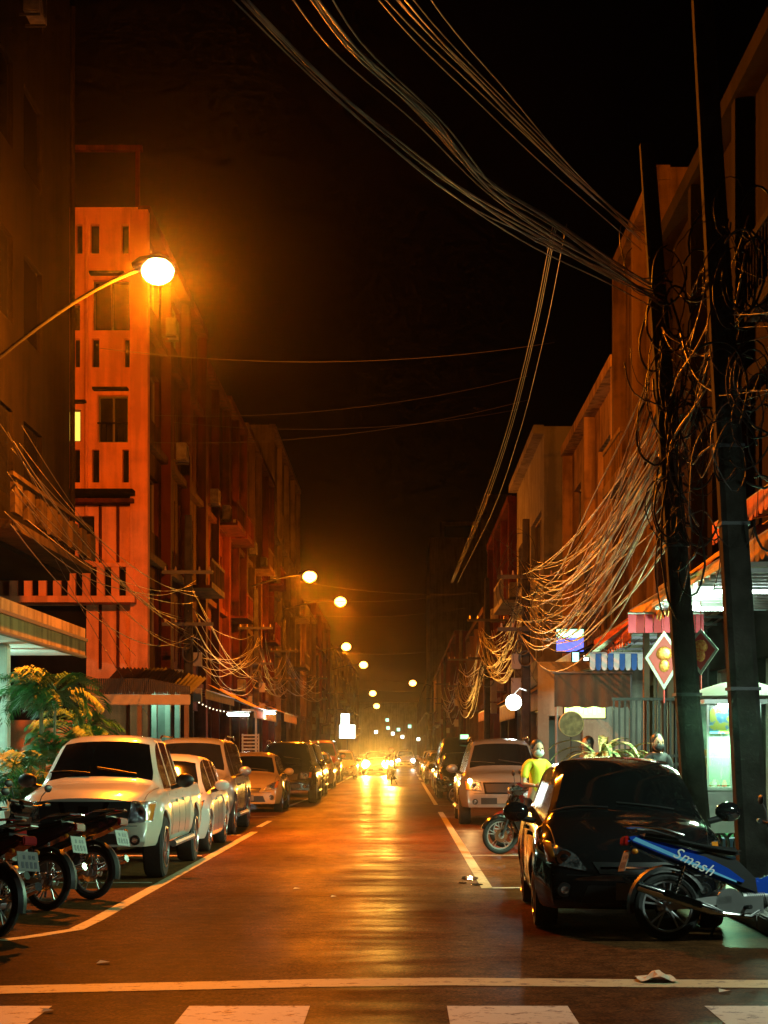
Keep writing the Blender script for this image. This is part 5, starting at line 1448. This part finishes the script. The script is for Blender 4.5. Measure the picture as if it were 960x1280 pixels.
for k in range(12):
    mb = MB(); xx = x0 + .05 + (k % 6) * .1; zz = z_c + (.002 if k < 6 else .372); hh = rr.uniform(.12, .24); mb.box(xx, xx + .075, Ys + .42, Ys + .5, zz, zz + hh)
    o = mb.build('packet', mat('packet_' + str(k % 5), [(.4, .03, .02), (.35, .3, .03), (.03, .2, .06), (.04, .1, .3), (.3, .12, .03)][k % 5], .4), None, bevel=.012)
    tag(o, ['red', 'yellow', 'green', 'blue', 'orange'][k % 5] + ' packet standing ' + ('on the counter' if k < 6 else 'on the shelf') + ' inside the glass food stall', 'packet', 'packets in the food stall')
mb = MB(); mb.box(x0 + .02, x1 - .02, Ys + .68, Ys + .7, z_c + .01, z_t - .01); mb.build('back_panel', mat('stall_back', (.12, .2, .14), .6, 0, (.03, .06, .04), 7), t, off=off)
mb = MB(); mb.cyl((x0 + .12, Ys - .06, z_t - .025), (x1 - .05, Ys - .06, z_t - .025), .02, n=8); mb.build('tube_light', emit('tube_glow_stall', (.8, 1, .9), 45), t, off=off)
area_light('stall_tube', ((x0 + x1) / 2, Ys - .12, z_t - .07), (R(-50), 0, 0), .7, .08, (.4, 1, .5), 170)
area_light('stall_tube', ((x0 + x1) / 2, Ys + .4, z_t - .06), (0, 0, 0), .6, .3, (.5, 1, .62), 5)
for (x, y) in ((x0 + .12, Ys + .1), (x1 - .15, Ys + .1), (x0 + .12, Ys + .6), (x1 - .15, Ys + .6)):
    mb = MB(); mb.tube([(x + .16 * math.cos(2 * PI * i / 20), y, .3 + .16 * math.sin(2 * PI * i / 20)) for i in range(20)], .02, 6, closed=True); mb.box(x - .015, x + .015, y - .02, y + .02, .3, .5); mb.build('cart_wheel', rubber, t, off=off)
# stall umbrella
t = thing('stall_umbrella', 'pale green canvas umbrella over the food stall', 'umbrella', (4.15, 22.3, .13)); off = Vector((4.15, 22.3, 0))
cz = at(0, 863, 22.3).z; ez = at(0, 884, 22.3).z
mb = MB(); n = 16; rad = .75; vs = [(4.3, 22.3, cz)]
for k in (1, 2, 3):
    for i in range(n):
        a = 2 * PI * i / n; q = rad * k / 3 * (1 if i % 2 == 0 else .95); vs.append((4.3 + q * math.cos(a), 22.3 + q * math.sin(a), cz + (ez - cz) * (k / 3) ** 1.6))
fs = [(0, 1 + i, 1 + (i + 1) % n) for i in range(n)]
for k in (0, 1):
    for i in range(n): a = 1 + k * n; fs.append((a + i, a + n + i, a + n + (i + 1) % n, a + (i + 1) % n))
mb.add(vs, fs); mb.build('canopy', mat('canvas_pale_green', (.035, .05, .03), .8), t, smooth=True, off=off)
mb = MB(); mb.tube([(4.3, 22.3, .13), (4.3, 22.3, cz)], .02); mb.build('pole', steel, t, off=off)
# railing / barred gate behind
t = thing('barred_gate', 'dark slatted gate behind the peeking masked person', 'gate', (4.3, 31, 0)); off = t.location.copy()
mb = MB()
for k in range(18): x = 3.72 + k * .1; mb.box(x, x + .035, 31, 31.03, .13, 2.5)
for z in (.3, 1.3, 1.45, 2.45): mb.box(3.7, 5.45, 30.97, 30.998, z, z + .05)
mb.build('bars', darksteel, t, off=off)
for px in (808, 826, 838):
    x = at(px, 0, 31.3).x; mb = MB(); mb.box(x - .05, x + .05, 31.25, 31.4, .13, 4.0); mb.build('post', mat('post_brown2', (.2, .13, .08), .6), t, off=off)
# round woven fan sign
t = thing('round_sign', 'round brown woven disc propped before the potted plant', 'sign', at(714, 905, 30)); c = t.location.copy()
mb = MB(); mb.cyl((0, -.02, 0), (0, .02, 0), .2, n=28)
mb.build('disc', mat('woven_brown', (.3, .19, .09), .7, 0, (.12, .07, .03), 12, .5, 60), t, smooth=True)
mb = MB(); mb.tube([(.2 * math.cos(2 * PI * i / 28), 0, .2 * math.sin(2 * PI * i / 28)) for i in range(28)], .018, 6, closed=True); mb.build('rim', mat('rim_ochre', (.4, .28, .12), .5), t, smooth=True)
mb = MB(); mb.tube([(0, .01, -.2), (0.02, .01, -c.z + .13)], .015); mb.build('handle', darksteel, t)
# fluorescent tubes and string lights on the left
for i, (px, py, Y) in enumerate(((300, 893, 66), (334, 891, 74))):
    c = at(px, py, Y); tl = thing('tube_lamp', ['cold white tube lamp under the left awning nearest the lean-to', 'cold white tube lamp further along the left shops'][i], 'tube lamp', c, 0, 'shop tube lamps')
    mb = MB(); mb.cyl((-.45, 0, 0), (.35, -.5, -.03), .05, n=8); mb.build('tube', t_w, tl)
    mb = MB(); mb.box(-.5, .4, -.1, .0, .08, .12); mb.build('fitting', steel, tl)
    point_light('tube_bulb', c + Vector((.2, -.7, -.15)), (.85, 1, .95), 30, .1)
t = thing('string_lights', 'short string of tiny bulbs under the orange board awning on the left', 'string lights', (-5.9, 54, 3)); off = t.location.copy()
mb = MB(); P = sagline(at(249, 877, 54), at(280, 888, 54), .05, 7); mb.tube(P, .008, 5); mb.build('wire', cable_m, t, off=off)
for k, p in enumerate(P): mb = MB(); mb.sphere(p - Vector((0, .02, .03)), .022, 8); mb.build('bulb', emit('fairy_glow', (1, .8, .5), 2), t, off=off)
# left mid: ladder-like slatted screen
t = thing('slatted_screen', 'pale slatted screen standing beside the left silver car', 'screen', (-4.9, 42, .0)); off = t.location.copy()
mb = MB(); a = at(302, 946, 48); b = at(322, 920, 48)
for k in range(7): z = a.z + (b.z - a.z) * k / 6; mb.box(a.x, b.x, 48, 48.05, z, z + .04)
for x in (a.x, b.x): mb.box(x, x + .04, 48.06, 48.1, .13, b.z + .06)
mb.build('slats', mat('slat_white', (.45, .45, .4), .6), t, off=off)
t = thing('sign_post', 'thin white post between the silver and the small pale car on the left', 'post', (at(320, 0, 50).x, 50, .13))
mb = MB(); mb.tube([(0, 0, 0), (0, 0, 2.5), (-.06, 0, 2.56), (-.4, 0, 2.58)], .03); mb.build('tube', mat('post_white', (.5, .5, .45), .5), t)

# ------------------------------------------------------------------ litter
mb = MB(); c = gp(820, 1226)
rr = random.Random(2); vs = []; n = 7
for i in range(n):
    for j in range(4): vs.append((c[0] + (i / 6 - .5) * .26 + rr.uniform(-.01, .01), c[1] + (j / 3 - .5) * .3 + rr.uniform(-.02, .02), .012 + .05 * rr.random() * (1 if 1 < i < 5 else .3)))
mb.add(vs, [(i * 4 + j, (i + 1) * 4 + j, (i + 1) * 4 + j + 1, i * 4 + j + 1) for i in range(n - 1) for j in range(3)])
o = mb.build('paper_litter', mat('paper_cream', (.6, .5, .35), .8)); tag(o, 'crumpled pale paper lying on the stop line at the right', 'litter')
for i, (px, py, s_) in enumerate(((372, 1112, .05), (418, 1122, .04), (130, 1205, .05), (905, 1241, .04), (60, 1266, .04))):
    c = gp(px, py); mb = MB(); mb.add([(c[0] - s_, c[1] - s_, .01), (c[0] + s_, c[1] - s_ * .5, .02), (c[0] + s_ * .6, c[1] + s_, .012), (c[0] - s_ * .7, c[1] + s_ * .8, .025)], [(0, 1, 2, 3)])
    o = mb.build('paper_litter', MATS['paper_cream']); tag(o, ['scrap of litter lying left of the road centre', 'scrap of litter near the road centre seam', 'scrap of litter near the left stop line', 'scrap of litter by the right zebra stripe', 'scrap of litter by the left zebra stripe'][i], 'litter', 'litter scraps')
mb = MB()
for (px, py, a, b) in ((587, 1098, .1, .35), (578, 1104, .05, .12), (596, 1106, .07, .15)):
    c = gp(px, py); mb.add([(c[0] + a * math.cos(2 * PI * i / 18) * (1 + .2 * math.sin(i * 2)), c[1] + b * math.sin(2 * PI * i / 18) * (1 + .2 * math.cos(i * 3)), .006) for i in range(18)], [tuple(range(18))])
o = mb.build('puddle', mat('water_film', (.02, .02, .02), .04, spec=1)); o['kind'] = 'structure'
# ------------------------------------------------------------------ plants
leaf_m = mat('palm_leaf', (.022, .15, .02), .5, 0, (.03, .08, .015), 3)
leaf_v = mat('variegated_leaf', (.42, .42, .2), .5, 0, (.06, .12, .04), 14, sharp=(.45, .55))
stem_m = mat('palm_stem', (.16, .16, .06), .6)
def fronds(t, c, n, L, rr, m, up=(.3, 1.2), off=(0, 0, 0), nl=24, ll=.42, lw=.028, name='frond'):
    for i in range(n):
        a = rr.uniform(0, 2 * PI); el = rr.uniform(*up); ln = L * rr.uniform(.75, 1.1); P = []
        d = Vector((math.cos(a), math.sin(a), 0)); p = Vector(c) + Vector((rr.uniform(-.15, .15), rr.uniform(-.15, .15), 0)); ang = el
        for k in range(13):
            P.append(p.copy()); p = p + (d * math.cos(ang) + Vector((0, 0, math.sin(ang)))) * ln / 12; ang -= rr.uniform(.09, .2)
        mb = MB(); mb.tube(P, [.014 - .0009 * k for k in range(13)], 5)
        sd = d.cross(Vector((0, 0, 1)))
        for k in range(nl):
            f = .22 + .78 * k / nl; u = f * 12; q = min(int(u), 11); pp = P[q].lerp(P[q + 1], u - q); dr = (P[q + 1] - P[q]).normalized()
            l_ = ll * math.sin(PI * (.15 + .85 * f)) ** .6 * rr.uniform(.8, 1.1) + .06
            for s in (-1, 1):
                v = (dr * .7 + sd * s + Vector((0, 0, rr.uniform(-.1, .35)))).normalized(); e = v.cross(Vector((0, 0, 1))).normalized() * lw
                mid = pp + v * l_ * .5; tip = pp + v * l_ + Vector((0, 0, -.3 * l_))
                mb.add([pp, mid + e * .6 + Vector((0, 0, .01)), tip, mid - e * .6], [(0, 1, 2, 3)])
        mb.build(name, m, t, off=off)
rp = random.Random(11)
for (lb, px, Y, h, n) in (('feathery green palm standing before the mint-lit shop', 62, 27.5, 2.25, 34), ('second palm leaning out behind the feathery one, right side lit orange', 98, 30, 1.7, 20), ('low dark palm clump behind the left motorbikes', 28, 26, 1.0, 14)):
    x = at(px, 0, Y).x
    t = thing('potted_palm', lb, 'palm', (x, Y, .13), 0, 'palms before the left shop'); off = (x, Y, 0)
    for k in range(5):
        mb = MB(); a = rp.uniform(0, 6); mb.tube([(x + .06 * math.cos(a), Y + .06 * math.sin(a), .5), (x + .16 * math.cos(a), Y + .16 * math.sin(a), h)], .022, 6); mb.build('trunk', stem_m, t, off=off)
    mb = MB(); mb.cyl((x, Y, .14), (x, Y, .55), .2, .27, 18); mb.build('pot', mat('pot_terracotta', (.25, .1, .05), .8), t, smooth=True, off=off)
    fronds(t, (x, Y, h), n, .92, rp, leaf_m, (.3, 1.5), off, nl=30, ll=.34, lw=.02)
    fronds(t, (x, Y, h * .55), n // 2, .9, rp, leaf_m, (.3, 1.4), off, nl=30, ll=.34, lw=.02)
def broad(label, x, Y, z0, n, L, wd, m, grp):
    t = thing('potted_plant', label, 'plant', (x, Y, .13), 0, grp); off = (x, Y, 0)
    mb = MB(); mb.cyl((x, Y, .14), (x, Y, z0), .16, .22, 16); mb.build('pot', MATS['pot_terracotta'], t, smooth=True, off=off)
    for i in range(n):
        a = rp.uniform(0, 2 * PI); ang = rp.uniform(.5, 1.5); p = Vector((x, Y, z0)); ln = L * rp.uniform(.6, 1.1); P = []
        d = Vector((math.cos(a), math.sin(a), 0)); sd = d.cross(Vector((0, 0, 1)))
        for k in range(9): P.append(p.copy()); p = p + (d * math.cos(ang) + Vector((0, 0, math.sin(ang)))) * ln / 8; ang -= rp.uniform(.15, .4)
        mb = MB(); vs = []
        for k, q in enumerate(P): w_ = wd * math.sin(PI * (k + .4) / 9) ** .8; vs += [q - sd * w_, q - Vector((0, 0, .01)), q + sd * w_]
        mb.add(vs, [(k * 3 + j, k * 3 + j + 1, k * 3 + j + 4, k * 3 + j + 3) for k in range(8) for j in range(2)]); mb.build('leaf', m, t, smooth=True, off=off)
broad('tall potted plant with yellow-green striped leaves behind the black hatchback', at(752, 0, 27).x, 27, 1.2, 30, 1.1, .05, leaf_v, 'potted plants by the right shop')
broad('second striped-leaf potted plant, right of the tall one', at(782, 0, 28).x, 28, 1.15, 24, .8, .05, leaf_v, 'potted plants by the right shop')
broad('small dark potted plant right of the striped-leaf ones', at(803, 0, 29).x, 29, 1.2, 20, .6, .05, leaf_m, 'potted plants by the right shop')
broad('bushy low plant at the foot of the left pavement behind the cars', at(357, 0, 78).x, 78, .9, 24, 1.2, .09, leaf_m, 'plants on the left pavement')

# ------------------------------------------------------------------ people
skin_m = mat('skin', (.42, .24, .15), .55); hair_m = mat('hair_black', (.01, .009, .008), .45); mask_w = mat('mask_pale', (.55, .62, .64), .7); mask_b = mat('mask_black', (.03, .03, .035), .7)
def skinned(name, verts, edges, radii, m, par, sub=2):
    me = bpy.data.meshes.new(name); me.from_pydata(verts, edges, []); me.materials.append(m)
    o = bpy.data.objects.new(name, me); C.objects.link(o); o.parent = par
    sk = o.modifiers.new('skin', 'SKIN'); sk.use_smooth_shade = True
    lay = me.skin_vertices[0].data
    for i, r_ in enumerate(radii):
        lay[i].radius = (r_, r_) if not isinstance(r_, tuple) else r_
        lay[i].use_root = (i == 0)
    sb = o.modifiers.new('sub', 'SUBSURF'); sb.levels = sub; sb.render_levels = sub
    return o
def person(label, loc, rz, H=1.62, shirt=None, pants=None, mask=None, sit=False, arms='down', cap=None, helmet=None, group=None):
    """facing +x; origin between the feet"""
    t = thing('person', label, 'person', loc, rz, group); k = H / 1.65
    def V(*a): return tuple(c * k for c in a)
    hz = .88 if not sit else .80
    hip = V(0, 0, hz); bx = 0.0 if not sit else .04
    v = [hip, V(bx, 0, hz + .2), V(bx, 0, hz + .40), V(bx, 0, hz + .52), V(bx + .01, 0, hz + .58)]
    r_ = [(.13 * k, .105 * k), (.12 * k, .09 * k), (.145 * k, .1 * k), (.075 * k, .07 * k), .05 * k]
    e = [(0, 1), (1, 2), (2, 3), (3, 4)]
    hands = []
    for s in (-1, 1):
        n = len(v)
        sh = V(bx, s * .17, hz + .47)
        if arms == 'bar': el = V(bx + .2, s * .27, hz + .25); wr = V(bx + .42, s * .29, hz + .2)
        elif arms == 'front': el = V(bx + .05, s * .23, hz + .2); wr = V(bx + .26, s * .14, hz + .18)
        else: el = V(bx - .02, s * .22, hz + .2); wr = V(bx + .04, s * .24, hz - .04)
        v += [sh, el, wr]; r_ += [.052 * k, .04 * k, .028 * k]; e += [(3, n), (n, n + 1), (n + 1, n + 2)]; hands.append((Vector(el), Vector(wr), s))
        n = len(v)
        if sit: v += [V(.02, s * .09, hz - .04), V(.42, s * .14, hz - .12), V(.36, s * .15, .36), V(.48, s * .15, .32)]
        else: v += [V(0, s * .09, hz - .06), V(.02, s * .10, .48), V(-.02, s * .10, .09), V(.15, s * .11, .04)]
        r_ += [.085 * k, .058 * k, .04 * k, .03 * k]; e += [(0, n), (n, n + 1), (n + 1, n + 2), (n + 2, n + 3)]
    skinned('body', v, e, r_, skin_m, t)
    # five-fingered hands
    for (el, wr, s) in hands:
        d = (wr - el).normalized(); side = Vector((0, 0, 1)) if abs(d.z) < .7 else Vector((1, 0, 0)); side = (side - d * side.dot(d)).normalized()
        hv = [tuple(wr), tuple(wr + d * .05 * k)]; hr = [.024 * k, .032 * k]; he = [(0, 1)]
        nrm = d.cross(side)
        for q in range(4):
            b0 = wr + d * .085 * k + side * (q - 1.5) * .019 * k; n = len(hv); ln = (.06, .07, .066, .05)[q] * k
            hv += [tuple(b0), tuple(b0 + d * ln * .5 + nrm * .008), tuple(b0 + d * ln * .9 + nrm * .03)]; hr += [.011 * k, .009 * k, .007 * k]; he += [(1, n), (n, n + 1), (n + 1, n + 2)]
        n = len(hv); b0 = wr + d * .035 * k + side * .03 * k
        hv += [tuple(b0), tuple(b0 + (d + side).normalized() * .04 * k)]; hr += [.012 * k, .009 * k]; he += [(1, n), (n, n + 1)]
        skinned('hand', hv, he, hr, skin_m, t, 1)
    # head with face
    hc = Vector(V(bx + .03, 0, hz + .70))
    mb = MB(); mb.sphere(hc, .108 * k, 20, (.92, .78, 1.12)); mb.sphere(hc + Vector((.03, 0, -.06)) * k, .07 * k, 14, (.9, .8, .9))
    mb.sphere(hc + Vector((.105, 0, -.015)) * k, .018 * k, 10, (1, .8, 1.3))
    for s in (-1, 1): mb.sphere(hc + Vector((-.005, s * .086, -.01)) * k, .03 * k, 10, (.5, .3, 1))
    mb.build('head', skin_m, t, smooth=True, angle=180)
    for s in (-1, 1):
        mb = MB(); mb.sphere(hc + Vector((.091, s * .034, .015)) * k, .013 * k, 10, (.5, 1.1, .8)); mb.build('eye', mat('eye', (.03, .02, .015), .1), t, smooth=True)
    mb = MB(); mb.sphere(hc + Vector((-.034, 0, .034)) * k, .113 * k, 18, (.95, .88, 1.05)); mb.sphere(hc + Vector((-.06, 0, -.05)) * k, .085 * k, 14, (.8, .95, 1.2)); mb.build('hair', hair_m, t, smooth=True, angle=180)
    if mask: mb = MB(); mb.sphere(hc + Vector((.05, 0, -.048)) * k, .076 * k, 16, (.95, .98, .85)); mb.build('face_mask', mask, t, smooth=True)
    if helmet: mb = MB(); mb.sphere(hc + Vector((-.02, 0, .03)) * k, .15 * k, 20, (1, .9, .95)); mb.build('helmet', helmet, t, smooth=True)
    # clothes: shirt with sleeves, trousers, shoes
    sv = [V(bx, 0, hz + .02), V(bx, 0, hz + .2), V(bx, 0, hz + .42), V(bx, 0, hz + .54)]; sr = [(.155 * k, .125 * k), (.14 * k, .11 * k), (.17 * k, .12 * k), (.1 * k, .09 * k)]; se = [(0, 1), (1, 2), (2, 3)]
    for (el, wr, s) in hands:
        n = len(sv); sh = Vector(V(bx, s * .17, hz + .46)); sv += [tuple(sh), tuple(sh.lerp(el, .75))]; sr += [.075 * k, .06 * k]; se += [(3, n), (n, n + 1)]
    skinned('shirt', sv, se, sr, shirt, t)
    pv = [V(0, 0, hz + .04)]; pr_ = [(.15 * k, .12 * k)]; pe = []
    for s in (-1, 1):
        n = len(pv)
        if sit: pv += [V(.04, s * .09, hz - .03), V(.42, s * .14, hz - .11), V(.37, s * .15, .42)]
        else: pv += [V(0, s * .09, hz - .08), V(.02, s * .10, .48), V(-.02, s * .10, .14)]
        pr_ += [.1 * k, .075 * k, .06 * k]; pe += [(0, n), (n, n + 1), (n + 1, n + 2)]
    skinned('trousers', pv, pe, pr_, pants, t)
    for s in (-1, 1):
        mb = MB(); p = Vector(V(.46, s * .15, .31)) if sit else Vector(V(.06, s * .105, .045))
        mb.sphere(p, .05 * k, 12, (2.6, 1, .85)); mb.build('shoe', hair_m, t, smooth=True)
    return t
sh_y = mat('shirt_yellow', (.75, .7, .04), .8); jean = mat('jeans_dark', (.03, .035, .06), .8); sh_g = mat('shirt_grey', (.12, .12, .12), .8); sh_b = mat('shirt_black', (.02, .02, .025), .8)
x = at(671, 0, 25.6).x
person('person in a yellow shirt and pale face mask standing left of the black hatchback', (x, 25.6, 0), R(-70), 1.66, sh_y, jean, mask_w, arms='front')
x = at(824, 0, 25).x
person('dark-haired person in a black mask peeking over the black hatchback', (x, 25.2, .13), R(-75), 1.62, sh_b, jean, mask_b)
x = at(728, 0, 30.6).x
person('dark-haired person half hidden behind the round woven disc', (x + .12, 30.8, .13), R(-150), 1.62, sh_g, jean, None)
# rider on the road
rb = make_bike('small motorbike ridden towards the camera in the lane', (-.45, 79, 0), D, b_black, group=None, lean=0, name='ridden_motorbike', plate=False)
mb = MB(); mb.sphere((.55, 0, .97), .085, 14, (.4, 1, 1)); mb.build('lit_lamp', emit('bike_glow', (1, .7, .3), 60), rb, smooth=True)
spot_light('headlamp_beam', (-.45, 78.3, .95), (0, -1, -.02), WARM, 2500, 34, 1)
person('person riding the motorbike towards the camera in a dark jacket', (-.45, 79.3, 0), D, 1.66, sh_b, jean, None, sit=True, arms='bar', helmet=mat('helmet_white', (.4, .4, .42), .2))
# small goods crowding the far right pavement
rg = random.Random(9)
for k in range(6):
    mb = MB(); s_ = rg.uniform(.2, .3); mb.box(-s_, s_, -.22, .22, 0, .28); 
    o = mb.build('crate', mat('crate_' + str(k), [(.3, .05, .04), (.05, .2, .35), (.3, .3, .28), (.05, .22, .1), (.35, .25, .05), (.2, .2, .2)][k], .6), None, bevel=.02)
    o.location = (3.7 + (k % 2) * .75, 22.6 + k * .9, .13)
    tag(o, ['red', 'blue', 'grey', 'green', 'yellow', 'charcoal'][k] + ' plastic crate on the right pavement by the food stall', 'crate', 'crates on the right pavement')

# ------------------------------------------------------------------ haze
hz = MB(); hz.box(-32, 32, -2, 520, -1.4, 36)
ho = hz.build('haze', None or bpy.data.materials.new('haze_air')); ho['kind'] = 'stuff'
hm = bpy.data.materials['haze_air']; hm.use_nodes = True; nt = hm.node_tree
for n in list(nt.nodes):
    if n.type != 'OUTPUT_MATERIAL': nt.nodes.remove(n)
pv = nt.nodes.new('ShaderNodeVolumePrincipled')
pv.inputs['Color'].default_value = (.85, .85, .85, 1); pv.inputs['Density'].default_value = .00018; pv.inputs['Anisotropy'].default_value = .97
nt.links.new(pv.outputs[0], nt.nodes['Material Output'].inputs['Volume'])
